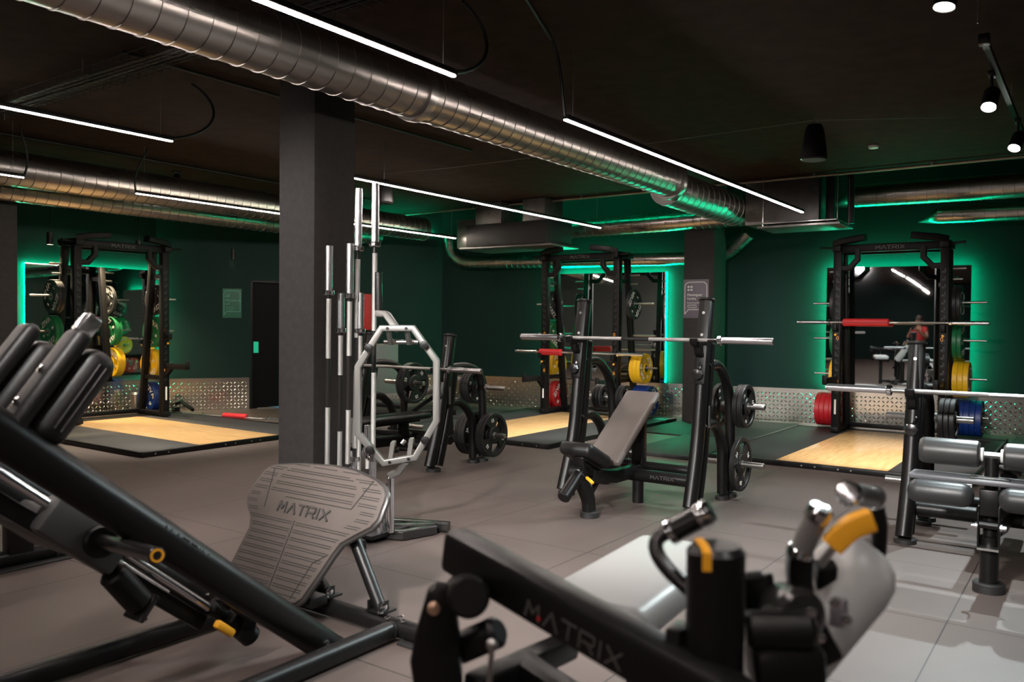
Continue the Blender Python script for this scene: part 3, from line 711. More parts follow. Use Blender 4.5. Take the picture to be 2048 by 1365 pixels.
# wall downlights over the left bay
for k, (px, py) in enumerate(((100, 442), (277, 452), (466, 468))):
    p = onx(px, py, -11.4); p.z = 2.42
    lab = ['leftmost small black downlight above the left rack', 'small black downlight above the right of the left rack', 'small black downlight near the doorway notice'][k]
    t = thing('downlight', lab, 'downlight', p, group='small black downlights')
    obj('housing', MB().ring([(.036, 0), (.041, 0), (.041, .16), (.005, .162), (.005, .15), (.036, .15)], (0, 0, 0), (0, 0, 1), 20), 'frame', t); obj('stem', MB().cyl((0, 0, .16), (0, 0, ZC-p.z), .008, n=8), 'frame', t)
    obj('lens', MB().cyl((0, 0, .06), (0, 0, .065), .034, n=16), mat('lens_warm', (1, .9, .7), .5, emit=(1, .8, .55), estr=20), t)
    ld = bpy.data.lights.new('lamp', 'SPOT'); ld.energy = 420; ld.spot_size = radians(110); ld.spot_blend = .7; ld.color = (1, .78, .5); ld.shadow_soft_size = .03
    lo = bpy.data.objects.new('lamp', ld); C.objects.link(lo); lo.parent = t; lo.location = (0, 0, .05)
# hanging speakers
def speaker(label, p, h=.36, r=.13):
    t = thing('pendant_speaker', label, 'speaker', p)
    obj('shell', MB().lathe([(.02, h), (r*.55, h-.01), (r*.72, h*.8), (r*.92, h*.3), (r, 0), (r*.9, -.01)], (0, 0, 0), (0, 0, 1), 32), 'frame', t)
    obj('grille', MB().lathe([(.001, -.012), (r*.9, -.012), (r*.9, -.008)], (0, 0, 0), (0, 0, 1), 32), 'trunking', t)
    obj('cord', MB().cyl((0, 0, h), (0, 0, ZC-p[2]), .004, n=6), 'wire', t)
sp = at(1628, 318, 7.4); speaker('black bell shaped pendant speaker under the ceiling at right', sp, .31, .115)
sp = at(768, 405, 8.6); speaker('small dark pendant speaker right of the pillar', sp, .24, .1)
o = obj('smoke_detector', MB().cyl((0, 0, 0), (0, 0, .03), .05, n=20, b=.006), 'white_plastic'); p = onz(1747, 297, ZC-.03); o.location = p; tag(o, 'small pale round detector on the ceiling right of the speaker', 'smoke detector')
# ------------------------------------------------------------------ iron plates with three grip openings, axis along local x
IRON = {}
def make_iron(R, T, num):
    body = MB().ring([(R-.035, -T*.35), (R-.03, -T/2), (R-.004, -T/2), (R, -T/2+.004), (R, T/2-.004), (R-.004, T/2), (R-.03, T/2), (R-.035, T*.35)], (0, 0, 0), (1, 0, 0), 40)
    body.ring([(.026, -T/2), (R*.36, -T/2), (R*.40, -T*.3), (R*.40, T*.3), (R*.36, T/2), (.026, T/2)], (0, 0, 0), (1, 0, 0), 32)
    for k in range(3):
        a0 = 2*pi*k/3; h = .62
        pts = []
        for r, s_ in ((R*.36, -1), (R-.03, -1), (R-.03, 1), (R*.36, 1)):
            if r > R*.5: seq = [a0+h*.95*(j/5)*(1 if s_ > 0 else -1) for j in (range(6) if s_ > 0 else range(5, -1, -1))]
            else: seq = [a0+s_*h*.7]
            for a in seq: pts.append((r*cos(a), r*sin(a)))
        body.prism([pts[0]]+[p for p in pts[1:-1]]+[pts[-1]], (0, 0, 0), (0, 1, 0), (0, 0, 1), T*.6)
    o = obj('iron_plate', body, 'iron')
    lt = MB()
    for sg in (1, -1):
        for k in range(3):
            a = 2*pi*k/3; r = R*.68; c = Vector((sg*T*.3, r*cos(a), r*sin(a))); up = Vector((0, cos(a), sin(a))); ux = up.cross(Vector((sg, 0, 0)))
            put_text(lt, num, c, ux, up, R*.22, .003)
    obj('numbers', lt, 'mark_white', o, smooth=0)
    obj('bushing', MB().ring([(.0255, -T/2-.001), (.034, -T/2-.001), (.034, T/2+.001), (.0255, T/2+.001)], (0, 0, 0), (1, 0, 0), 24), 'steel', o)
    return o
def iron(R, T, num, loc, label, group, rz=0):
    k = (R, T, num)
    if k not in IRON:
        o = IRON[k] = make_iron(R, T, num); o.location = loc; o.rotation_euler = (random.uniform(0, 6), 0, rz); tag(o, label, 'weight plate', group); return o
    return dup(IRON[k], label, loc, (random.uniform(0, 6), 0, rz), group)

mat('pad_top', (.11, .093, .085), .4, spec=.4, bump=.2, nscale=220)
def foot(mb, x, y, r=.07):
    return mb.lathe([(r, 0), (r, .028), (r-.008, .034), (.03, .036)], (x, y, 0), (0, 0, 1), 28)

def bench_station(name, label, loc, top, bar_z, kind, plates, where, mscale=.027):
    """Olympic bench: local x across (bar direction), y away from the lifter's feet; uprights at x=+-.55, y=0"""
    t = thing(name, label, 'weight bench', loc, 0); B = Vector(loc)
    for s in (-1, 1):
        x = .55*s; k = (top-.04)/1.58
        path = fillet([(x+s*.01, -.24, .05), (x, -.09, .46), (x, .07, top-.01)], .25, 6)
        u = obj('upright', MB().tube(path, .056, n=20, rx=.052, ry=.056, up=(0, 1, 0)), 'frame', t)
        back = fillet([(x+s*.01, -.11, .05), (x, .03, .46), (x, .125, top-.34)], .25, 6)
        obj('rear_tube', MB().tube(back, .05, n=20, rx=.045, ry=.05, up=(0, 1, 0)).lathe([(.046, -.012), (.05, -.006), (.04, .006), (.001, .008)], back[-1], (0, .1, 1), 16), 'frame', t)
        obj('rack_cover', MB().bar((x, -.035, top-.66), (x, .068, top+.005), .098, .1, up=(0, 1, 0), bev=.02).lathe([(.06, -.02), (.066, -.012), (.064, .002), (.03, .008), (.001, .009)], (x, .068, top+.01), (0, .15, 1), 24), 'pad', t)
        hs = MB()
        for q in (.1, .27, .36, .52, .6):
            z = top-q; y = .068-q*.156-.052; hs.lathe([(.011, 0), (.011, .004), (.006, .005), (.001, .003)], (x-.0*s, y, z), (0, -1, .15), 14)
        obj('bolts', hs, 'steel', u)
        f = MB(); foot(f, x+s*.01, -.18); obj('rubber_foot', f, 'rubber', t)
        obj('bar_hook', MB().tube(fillet([(x, -.04, bar_z-.12), (x, -.09, bar_z-.1), (x, -.11, bar_z-.028), (x, -.1-.075, bar_z-.028), (x, -.185, bar_z+.015)], .02, 3), .016, up=(1, 0, 0), rx=.018, ry=.028, box=True), 'frame', t)
        kn = MB().lathe([(.012, 0), (.012, .03), (.04, .034), (.045, .045), (.04, .06), (.015, .066)], (x-.0, -.055, bar_z-.26), (0, -1, 0), 8).cyl((x, -.1, bar_z-.24), (x+.035, -.13, bar_z-.17), .006, n=8)
        obj('adjuster_knob', kn, 'frame_gloss', t)
        # storage leg behind
        y2 = .62
        obj('storage_frame', MB().tube(fillet([(x, .06, 1.1 if top > 1.4 else .98), (x, .3, 1.12 if top > 1.4 else 1.0), (x, .56, .92), (x, .6, .55), (x, .6, .05)], .22, 6), .042, n=16)
            .tube(fillet([(x, .0, .62), (x, .2, .66), (x, .42, .5), (x, .44, .05)], .18, 6), .042, n=16), 'frame', t)
        f = MB(); foot(f, x, .44, .055); foot(f, x, .6, .06); obj('rubber_foot', f, 'rubber', t)
        obj('foot_link', MB().box((x, .52, .16), (.05, .2, .06), bev=.01), 'frame', t)
        for z in (.28, .76):
            for q in (-1, 1):
                obj('plate_peg', MB().cyl((x+q*.03, .6, z), (x+q*.29, .6, z), .0245, n=18, b=.003).cyl((x+q*.03, .6, z), (x+q*.055, .6, z), .04, n=18), 'steel', t)
        obj('warning_label', MB().box((x+.058*s, .0, .72), (.002, .03, .17)), 'mark_dim', t)
    cr = obj('cross_tube', MB().cyl((-.52, -.08, .22), (.52, -.08, .22), .05, n=20), 'frame', t)
    lt = MB(); put_matrix(lt, (.28, -.131, .225), (1, 0, 0), (0, 0, 1), mscale, .002, .2); obj('lettering', lt, 'mark_dim', cr, smooth=0)
    obj('cross_tube', MB().cyl((-.52, .12, .26), (.52, .12, .26), .042, n=20), 'frame', t)
    obj('spine', MB().tube([(0, -.75, .3), (0, -.4, .25), (0, .1, .24)], .045, up=(0, 0, 1), rx=.04, ry=.05, box=True), 'frame', t)
    if kind != 'decline':
        obj('front_leg', MB().tube(fillet([(0, -.94, .36), (0, -.9, .3), (0, -.78, .14), (0, -.77, .05)], .12, 5), .04, up=(1, 0, 0), rx=.05, ry=.035, box=True).bar((0, -.79, .14), (0, -.58, .3), .03, .03), 'frame', t)
        f = MB(); f.lathe([(.07, 0), (.07, .04), (.064, .046), (.03, .046)], (0, -.76, 0), (0, 0, 1), 28); obj('rubber_foot', f, 'rubber', t)
    if kind == 'incline':
        obj('front_tube', MB().cyl((0, -.88, .37), (0, -1.13, .2), .046, n=22, b=.006), 'frame', t)
        a = atan2(.47, .66)
        R = Matrix.Rotation(a, 3, 'X')
        obj('back_pad', MB().box((0, -.24, .62), (.3, .84, .062), R, bev=.026, seg=3), 'pad_top', t)
        obj('pad_frame', MB().box((0, -.2, .56), (.12, .7, .03), R, bev=.005), 'frame', t)
        obj('centre_post', MB().box((0, .03, .46), (.1, .08, .56), bev=.008), 'frame', t)
        R2 = Matrix.Rotation(-.42, 3, 'X')
        obj('seat', MB().box((0, -.83, .47), (.27, .36, .1), R2, bev=.04, seg=3), 'pad', t)
        obj('seat_frame', MB().box((0, -.8, .41), (.1, .3, .03), R2, bev=.005).tube([(0, -.92, .47), (0, -.9, .36), (0, -.86, .3)], .03, up=(1, 0, 0), rx=.02, ry=.045, box=True).bar((0, -.9, .38), (0, -.6, .28), .05, .06), 'frame', t)
        obj('seat_knob', MB().lathe([(.02, -.05), (.035, -.04), (.035, .04), (.02, .05)], (-.02, -.93, .36), (1, .2, 0), 10), 'frame_gloss', t)
        lv = obj('release_lever', MB().cyl((.02, -.93, .36), (.1, -.97, .33), .008, n=10), 'chrome', t)
        obj('lever_grip', MB().bar((.09, -.965, .334), (.165, -1.0, .305), .022, .02, bev=.007), 'yellow', lv)
        obj('mid_foot', MB().cyl((.05, -.08, 0), (.05, -.08, .18), .045, n=18), 'frame', t)
    elif kind == 'flat':
        obj('back_pad', MB().box((0, -.3, .47), (.3, 1.15, .06), bev=.026, seg=3), 'pad', t)
        obj('pad_frame', MB().box((0, -.3, .425), (.14, .95, .03), bev=.005).box((0, -.7, .36), (.08, .08, .12), bev=.006).box((0, 0, .34), (.08, .08, .16), bev=.006), 'frame', t)
    else:
        R = Matrix.Rotation(-.2, 3, 'X')
        obj('back_pad', MB().box((.0, -.1, .58), (.32, .8, .062), R, bev=.026, seg=3), 'pad', t)
        obj('pad_frame', MB().box((0, -.1, .53), (.12, .7, .04), R, bev=.005).box((0, .1, .4), (.09, .09, .3), bev=.006), 'frame', t)
        post = obj('leg_post', MB().cyl((0, -1.0, .04), (0, -1.0, .3), .047, n=22).cyl((0, -1.0, .3), (0, -.97, .72), .034, n=20), 'frame', t)
        f = MB(); f.lathe([(.078, 0), (.078, .045), (.072, .052), (.03, .052)], (0, -1.0, 0), (0, 0, 1), 30); obj('rubber_foot', f, 'rubber', t)
        obj('roller_axle', MB().cyl((-.05, -.95, .73), (.05, -.95, .73), .017, n=14), 'steel', t)
        for s in (-1, 1):
            obj('upper_roller', MB().lathe([(.03, -.001), (.06, 0), (.071, .012), (.073, .03), (.073, .27), (.07, .288), (.06, .3), (.001, .301)], (s*.055, -.95, .73), (s, 0, 0), 36), 'pad_grey', t)
            obj('end_washer', MB().cyl((s*.04, -.95, .73), (s*.055, -.95, .73), .038, n=24, b=.003), 'white_plastic', t)
            obj('lower_roller', MB().box((s*.215, -1.2, .54), (.32, .13, .125), bev=.055, seg=4), 'pad_dim', t)
            obj('hinge_bolt', MB().lathe([(.02, 0), (.02, .012), (.012, .014), (.012, .03), (.001, .034)], (s*.05, -1.06, .36), (s, 0, 0), 14), 'chrome', t)
            obj('clevis_plate', MB().box((s*.048, -1.05, .35), (.008, .07, .24), bev=.002), 'frame', t)
        obj('knee_plank', MB().box((0, -1.02, .60), (.78, .16, .03), bev=.01), mat('plank_grey', (.10, .10, .11), .4), t)
        obj('plank_handle', MB().box((.0, -1.06, .62), (.19, .05, .014), bev=.006), 'pad_grey', t)
        obj('tilt_bracket', MB().box((0, -1.05, .49), (.09, .06, .14), bev=.006), 'frame', t)
        obj('hinge_pin', MB().cyl((-.05, -1.06, .37), (.05, -1.06, .37), .02, n=14), 'frame', t)
        obj('clevis_base', MB().box((0, -1.06, .245), (.1, .07, .012)), 'steel', t)
        sp_ = obj('long_beam', MB().bar((0, -1.0, .42), (0, .5, .3), .1, .09, bev=.01), 'frame', t)
    for s, z, q, R_, T_, num, n in plates:
        for k in range(n):
            x = s*.55 + q*(.075+T_/2+k*(T_+.002)); y = .6; P = B+Vector((x, y, z-(.0015 if z > .5 else .0015)))
            side = 'left' if s < 0 else 'right'; lev = 'upper' if z > .5 else 'lower'; io = 'inner' if q*s < 0 else 'outer'
            pos = 'single' if n == 1 else ('against the post' if k == 0 else 'at the peg end' if k == n-1 else 'middle')
            iron(R_, T_, num, P, 'black iron plate on %s %s %s peg of %s, %s' % (side, lev, io, where, pos), 'iron plates on the bench pegs')
    return t
b1 = Vector((-3.05, 6.03, 0)); b2 = Vector((-5.74, 6.15, 0)); b3 = Vector((-.47, 6.1, 0))
bench_station('incline_bench', 'incline press bench with tilted black pad and yellow lever in mid room', b1, 1.62, 1.31, 'incline',
    [(1, .76, 1, .18, .038, '10', 2), (1, .76, -1, .18, .038, '10', 1), (1, .28, 1, .225, .036, '20', 1), (-1, .76, -1, .115, .03, '5', 3), (-1, .76, 1, .12, .03, '5', 2), (-1, .28, 1, .2, .036, '15', 1)], 'incline bench')
bench_station('flat_bench', 'flat press bench behind the grey trap bar, right of the pillar', b2, 1.3, .98, 'flat',
    [(1, .76, -1, .17, .036, '10', 3), (1, .28, -1, .225, .042, '20', 3), (1, .28, 1, .225, .042, '15', 2), (-1, .76, 1, .225, .042, '25', 2)], 'flat bench')
bench_station('decline_bench', 'decline bench with grey leg rollers at the right edge', b3, 1.31, 1.0, 'decline',
    [(-1, .76, 1, .15, .034, '10', 3)], 'decline bench', .05)
barbell('shiny barbell across the incline bench hooks', b1+Vector((0.04, -.14, 1.31)), 0, m_shaft='frame_gloss')
barbell('barbell on the flat bench seen through the trap bar', b2+Vector((0, -.14, .98)), 0)
barbell('barbell on the decline bench at the right edge', b3+Vector((.02, -.14, 1.0)), 0)

# ------------------------------------------------------------------ upright bar holder and its bars
H0 = Vector((-4.0, 3.93, 0))
t = thing('barbell_holder', 'black floor stand of chrome tubes holding bars upright by the pillar', 'bar holder', H0)
obj('base_plate', MB().box((0, 0, .045), (.5, .4, .03), bev=.006), 'frame', t)
bars = [(-.20, -.17), (-.10, -.085), (-.045, -.04), (.0, .06), (-.14, .0), (-.02, -.13), (.14, .03), (.19, -.06), (.1, .12)]
for k, (x, y) in enumerate(bars):
    obj('tube_socket', MB().ring([(.027, .06), (.031, .06), (.031, .33), (.027, .33)], (x, y, 0), (0, 0, 1), 20), 'chrome', t)
fe = H0-H0
for p, q in (((-.2, .1, .04), (.42, .36, .04)), ((-.1, -.2, .04), (.3, -.34, .04)), ((.05, .0, .04), (.35, .29, .04))):
    obj('floor_leg', MB().tube([p, q], .04, up=(0, 0, 1), rx=.035, ry=.03, box=True), 'frame_gloss', t)
obj('floor_leg', MB().tube([(.1, -.05, .035), (.31, .02, .035), (.37, .26, .035)], .03, up=(0, 0, 1), rx=.04, ry=.03, box=True), 'frame_gloss', t)
def upright_bar(label, px, top, Ltot, sl, lean=(0, 0), kn=(.2, .55), depth=5.5, sleeve_r=.025):
    """bar standing in the holder; px = pixel column of its top end"""
    P = at(px, 650, depth); P.z = 0
    t = thing('barbell', label, 'barbell', P+Vector((0, 0, top-Ltot)), group='bars standing in the upright holder'); t.rotation_euler = (lean[0], lean[1], 0)
    L = Ltot
    obj('shaft', MB().cyl((0, 0, sl), (0, 0, L-sl), .0145, n=16), 'frame_gloss' if kn[0] > 0 else 'steel', t)
    for z0, z1, c in ((0, sl-.03, sl-.03), (L-sl+.03, L, L-sl)):
        obj('sleeve', MB().cyl((0, 0, z0), (0, 0, z1), sleeve_r, n=22, b=.003), 'sleeve', t)
        obj('collar', MB().cyl((0, 0, c), (0, 0, c+.03), .038, n=22, b=.004), 'chrome', t)
    for a, b_ in ((kn[0], kn[1]), (1-kn[1], 1-kn[0])):
        h = (L-2*sl); obj('knurling', MB().cyl((0, 0, sl+h*a), (0, 0, sl+h*b_), .0165, n=16), 'knurl_bright', t)
    return t
upright_bar('chrome bar standing leftmost against the pillar, medium height', 655, 1.93, 1.83, .33, (0, .008), (.02, .36))
upright_bar('bar with black topped sleeve standing second tall from left', 696, 1.94, 1.84, .36, (0, .01), (.02, .34), 5.45)
upright_bar('tall full length bar standing left of the tallest one', 710, 2.31, 2.2, .415, (0, .014), (.04, .42), 5.5)
upright_bar('tallest bar standing rightmost in the holder', 747, 2.33, 2.2, .415, (0, .005), (.03, .4), 5.4)
upright_bar('short chrome bar standing between the two left bars', 680, 1.62, 1.5, .27, (0, .006), (.02, .3), 5.6)
upright_bar('short chrome bar standing in front of the tall bars', 718, 1.62, 1.5, .27, (0, .008), (.02, .3), 5.5)
upright_bar('low curl bar standing behind the trap bar frame', 705, .78, .66, .2, (0, 0), (.1, .4), 5.55)
upright_bar('low curl bar right of the other curl bar, by the trap bar', 737, .74, .62, .2, (0, 0), (.1, .4), 5.45)

# trap bar leaning upright in the holder
D = 5.2
o8 = [at(x, y, D) for x, y in ((716.5, 734), (763.5, 657), (826, 657), (873, 722), (873, 842), (830.5, 915), (768, 926), (716.5, 868))]
cen = sum(o8, Vector())/8; hx = (o8[3]-o8[0]); hx.z = 0; hx.normalize(); nn = hx.cross(Vector((0, 0, 1)))
base = Vector((cen.x, cen.y, 0)); 
t = thing('trap_bar', 'silver grey octagonal trap bar standing on end in the holder', 'trap bar', base)
o8 = [p-base for p in o8]
obj('frame', MB().tube(o8, .03, up=nn, rx=.022, ry=.028, box=True, closed=True), 'silver_paint', t)
def on(px, py, d=D): return at(px, py, d)-base
for a_, b_ in ((0, 1), (2, 3), (4, 5), (6, 7)):
    c = (o8[a_]*.5+o8[b_]*.5); obj('stop_knob', MB().cyl(c, c-nn*-.075, .014, n=12).lathe([(.012, 0), (.024, .003), (.026, .012), (.024, .035), (.01, .037)], c+nn*.04, nn, 16), 'frame', t)
# handles: bridging brackets top and bottom, set back from the frame
for zt, sgn in ((1, 1), (-1, -1)):
    i, j = (1, 2) if zt > 0 else (5, 6)
    A, Bp = o8[i], o8[j]; m1 = A.lerp(Bp, .2); m2 = A.lerp(Bp, .8)
    dz = Vector((0, 0, -.09*sgn)); bk = -nn*.17
    obj('handle_bracket', MB().tube([m1, m1+bk*.6+dz, m1+bk+dz], .014, up=(0, 0, 1), rx=.014, ry=.02, box=True).tube([m2, m2+bk*.6+dz, m2+bk+dz], .014, up=(0, 0, 1), rx=.014, ry=.02, box=True), 'silver_paint', t)
    obj('handle', MB().cyl(m1+bk+dz-hx*.05, m2+bk+dz+hx*.05, .015, n=14), 'steel', t)
    obj('bolts', MB().cyl(m1+nn*.02, m1+nn*.034, .01, n=8).cyl(m2+nn*.02, m2+nn*.034, .01, n=8), 'frame', t)
# sleeve arms
s1 = on(757, 622, 5.32); s0 = on(757, 545, 5.32)
obj('sleeve_arm', MB().tube([on(795, 660, D), on(774, 630, 5.26), on(757, 628, 5.32)], .03, up=nn, rx=.022, ry=.026, box=True), 'silver_paint', t)
obj('sleeve', MB().cyl(s1, s0, .0245, n=20, b=.003), 'chrome', t)
s2 = on(782, 955, 5.32); s3 = on(797, 1020, 5.34)
obj('sleeve_arm', MB().tube([on(812, 922, D), on(800, 942, 5.26), on(782, 950, 5.32)], .03, up=nn, rx=.022, ry=.026, box=True), 'silver_paint', t)
obj('sleeve', MB().cyl(s2, Vector((s2.x, s2.y, .06)), .0245, n=20, b=.003), 'chrome', t)

# ------------------------------------------------------------------ landmine with a padded bar by the left rack
la = onz(345, 832, .06); lb = onz(560, 838, .06)
lc = onz(470, 834, .05); dx = (onz(535, 838, .05)-onz(400, 829, .05)); yaw = atan2(dx.y, dx.x)
barbell('barbell lying on the floor below the doorway with a red pad', (lc.x, lc.y, .042), yaw, L=2.0, name='barbell')
bar_pad('red foam pad on the bar lying on the floor near the doorway', (lc.x, lc.y, .05), yaw, .42, .049)
lp = onz(352, 829, 0)
t = thing('landmine_base', 'black landmine pivot with angled handle at the foot of the left rack', 'landmine', (lp.x, lp.y, 0), .4)
obj('base_plate', MB().box((0, 0, .01), (.3, .25, .02), bev=.004), 'frame', t); obj('pivot', MB().box((0, 0, .06), (.08, .1, .1), bev=.01).cyl((0, -.06, .08), (0, .06, .08), .03, n=14), 'frame', t)
obj('bar_tube', MB().tube([(.0, 0, .16), (.1, -.02, .2), (.42, -.2, .1)], .03, n=14), 'frame', t); obj('bolt', MB().cyl((0, -.07, .08), (0, -.055, .08), .018, n=8), 'steel', t)
tp = onz(265, 829, 0)
t = thing('metal_bin', 'slim silver bin standing by the wall under the left mirror', 'bin', (-11.7, 6.72, 0)); obj('body', MB().cyl((0, 0, 0), (0, 0, .33), .06, n=24, b=.008), 'steel', t); obj('lid', MB().cyl((0, 0, .33), (0, 0, .345), .05, n=24, b=.004), 'steel', t)

# adjustable bench behind the flat bench, and a blue mat in the doorway
ub = at(822, 796, 9.9)
t = thing('adjustable_bench', 'dark adjustable bench with raised pad behind the flat bench', 'weight bench', (ub.x, ub.y, 0), .9)
obj('back_pad', MB().box((.25, 0, .62), (.75, .27, .06), Matrix.Rotation(-.35, 3, 'Y'), bev=.022, seg=3), 'pad_top', t)
obj('seat', MB().box((-.3, 0, .45), (.36, .28, .06), Matrix.Rotation(.12, 3, 'Y'), bev=.022, seg=3), 'pad', t)
obj('spine', MB().bar((-.5, 0, .3), (.55, 0, .34), .07, .08, bev=.01).bar((.0, 0, .34), (.35, 0, .58), .05, .04), 'frame', t)
for x, w_ in ((-.45, .4), (.5, .5)): obj('foot', MB().bar((x, -w_/2, .03), (x, w_/2, .03), .06, .06, bev=.01).bar((x, 0, .04), (x*.95, 0, .32), .06, .06, up=(0, 1, 0)), 'frame', t)
bm_ = onz(556, 813, .012)
tag(obj('exercise_mat', MB().box((bm_.x, bm_.y, .012), (.5, .35, .022), bev=.008), mat('mat_blue', (.12, .3, .55), .7)), 'light blue exercise mat on the floor near the doorway', 'mat')
# ------------------------------------------------------------------ angled leg press / hack squat at left, near the camera
XR = -2.68
LB = Vector((-2.9, 1.9, 0))
t = thing('leg_press_machine', 'black angled leg press sled with ribbed footplate in the left foreground', 'leg press', LB)
def L(p): return Vector(p)-LB
ra, rb = onx(668, 1304, XR), onx(0, 868, XR)
rdir = (rb-ra).normalized(); rtop = rb+rdir*.5
rail = obj('rail', MB().tube([L(ra-rdir*.0), L(rtop)], .06, n=28, rx=.055, ry=.066, up=(0, 0, 1)), 'frame', t)
obj('rail_end_cap', MB().tube([L(ra-rdir*.035), L(ra+rdir*.005)], .06, n=28, rx=.057, ry=.068, up=(0, 0, 1)), 'frame_gloss', t)
# lettering along the side of the rail facing the camera
nrm = Vector((1, 0, 0)); upv = nrm.cross(-rdir).normalized()
if upv.z < 0: upv = -upv
lt = MB(); mc = ra.lerp(rb, .57); put_matrix(lt, L(mc)+Vector((.049, 0, 0))+upv*.022, -rdir, upv, .03, .002, .16); obj('lettering', lt, 'mark_faint', rail, smooth=0)
bo = MB()
for q in (.03, .12):
    c = L(ra+rdir*q)+Vector((.052, 0, 0)); obj('rail_bolt', MB().lathe([(.016, 0), (.016, .006), (.011, .009), (.006, .009), (.006, .005), (.001, .005)], c, (1, 0, 0), 16), 'chrome', t)
# second rail on the far side
sh = Vector((-.62, 0, -.02))
obj('rail', MB().tube([L(ra+sh), L(rtop+sh)], .05, n=24, rx=.045, ry=.055, up=(0, 0, 1)), 'frame', t)
# chrome guide rods under the rail
XG = -2.95
g0, g1 = onx(416, 1216, XG), onx(0, 947, XG); gd = (g1-g0).normalized()
obj('guide_rod', MB().cyl(L(g0), L(g1+gd*.5), .018, n=24), 'chrome', t)
obj('guide_rod', MB().cyl(L(g0)+Vector((-.3, 0, 0)), L(g1+gd*.5)+Vector((-.3, 0, 0)), .018, n=24), 'chrome', t)
low = Vector((-.03, 0, -.075))
obj('under_rail', MB().tube([L(g0+low+gd*.02), L(g1+gd*.5+low*1.4)], .03, up=(0, 0, 1), rx=.025, ry=.03, box=True), 'frame', t)
gu = Vector((1, 0, 0)).cross(gd).normalized(); gu = gu if gu.z > 0 else -gu
# carriage
c0 = onx(195, 1085, XG)
Rm = Matrix((Vector((1, 0, 0)), gd, Vector((1, 0, 0)).cross(gd))).transposed()
mat('carriage_grey', (.045, .043, .042), .45, spec=.4)
obj('carriage', MB().box(L(c0)+gd*.07-gu*.01, (.1, .34, .14), Rm, bev=.02).box(L(c0)+gd*.12-gu*.03+Vector((-.2, 0, 0)), (.34, .22, .1), Rm, bev=.02), 'carriage_grey', t)
obj('bearing_housing', MB().cyl(L(c0)-gd*.12-gu*.06, L(c0)-gd*.3-gu*.1, .052, n=26, b=.01), 'frame', t)
obj('bearing_end', MB().box(L(c0)-gd*.31-gu*.105, (.12, .02, .11), Rm, bev=.006), 'frame_gloss', t)
for q in (-.035, .035): obj('bearing_bolt', MB().cyl(L(c0)-gd*.32-gu*.14+Vector((q, 0, 0)), L(c0)-gd*.335-gu*.14+Vector((q, 0, 0)), .009, n=10), 'chrome', t)
for s in (.0,): obj('blue_seal', MB().ring([(.019, -.004), (.026, -.004), (.026, .004), (.019, .004)], L(onx(108, 1012, XG)), gd, 20), mat('blue_seal', (.02, .2, .7), .4), t)
pg0 = onx(196, 1082, XG+.04); pg1 = at(314, 1112, 2.52)
obj('peg_flange', MB().cyl(L(pg0), L(pg0)+(pg1-pg0).normalized()*.05, .058, n=28, b=.008), 'frame', t)
peg = obj('weight_peg', MB().cyl(L(pg0), L(pg1), .0255, n=26, b=.004), 'frame_gloss', t)
pd = (pg1-pg0).normalized()
obj('peg_ring', MB().ring([(.014, 0), (.021, 0), (.021, .003), (.014, .003)], L(pg1)+pd*.0005, pd, 26), 'yellow', peg)
# lower stop with yellow safety block
st = onx(440, 1225, XG)
obj('stop_collar', MB().cyl(L(st)+gd*.06, L(st)-gd*.02, .034, n=22, b=.006).cyl(L(st)-gd*.02+Vector((.03, 0, 0)), L(st)-gd*.16+Vector((.05, 0, -.03)), .045, n=22, b=.008), 'frame', t)
yb = onx(449, 1258, XG+.1)
obj('safety_stop', MB().box(L(yb), (.035, .1, .034), Rm, bev=.01, seg=2), 'yellow', t)
obj('stop_bracket', MB().bar(L(onx(455, 1205, -2.85)), L(onx(495, 1240, -2.85)), .05, .02, bev=.004).bar(L(onx(440, 1190, -2.86)), L(onx(460, 1212, -2.86)), .035, .05, bev=.004).bar(L(onx(505, 1215, -2.85)), L(onx(490, 1280, -2.86)), .02, .06, bev=.004), 'frame', t)
for px_, py_ in ((360, 1135), (425, 1190)): obj('rail_clip', MB().box(L(onx(px_, py_, -2.72)), (.03, .05, .012), bev=.003).box(L(onx(px_+6, py_-5, -2.70)), (.008, .05, .04), bev=.002), 'frame_gloss', t)
# base
T1X, T2Y, zb = -2.55, 2.70, .05
obj('base_tube', MB().tube([L((T1X, .6, zb)), L((T1X, T2Y-.05, zb))], .04, n=24, rx=.04, ry=.045, up=(0, 0, 1)).lathe([(.042, -.01), (.046, 0), (.042, .012), (.001, .014)], L((T1X, T2Y-.05, zb)), (0, 1, 0), 22), 'frame', t)
obj('base_tube', MB().tube([L((-3.33, .2, zb)), L((-3.3, 2.28, zb)), L((-3.25, 2.6, zb))], .04, n=24, rx=.04, ry=.045, up=(0, 0, 1)), 'frame', t)
obj('front_cross_tube', MB().tube([L((-3.45, T2Y, zb)), L((T1X+.15, T2Y, zb))], .04, n=24, rx=.038, ry=.042, up=(0, 0, 1)), 'frame', t)
obj('end_cap', MB().lathe([(.043, 0), (.043, .012), (.036, .016), (.001, .017)], L((T1X+.15, T2Y, zb)), (1, 0, 0), 24), mat('cap_grey', (.35, .4, .37), .4), t)
obj('floor_pad', MB().box(L((T1X+.11, T2Y, .006)), (.12, .12, .012), bev=.004), 'rubber', t)
for p in ((T1X-.02, T2Y-.045, .1), (T1X+.06, T2Y-.03, .1), (T1X+.02, T2Y+.0, .1)): obj('base_bolt', MB().lathe([(.013, 0), (.013, .006), (.001, .01)], L(p), (0, 0, 1), 14), 'chrome', t)
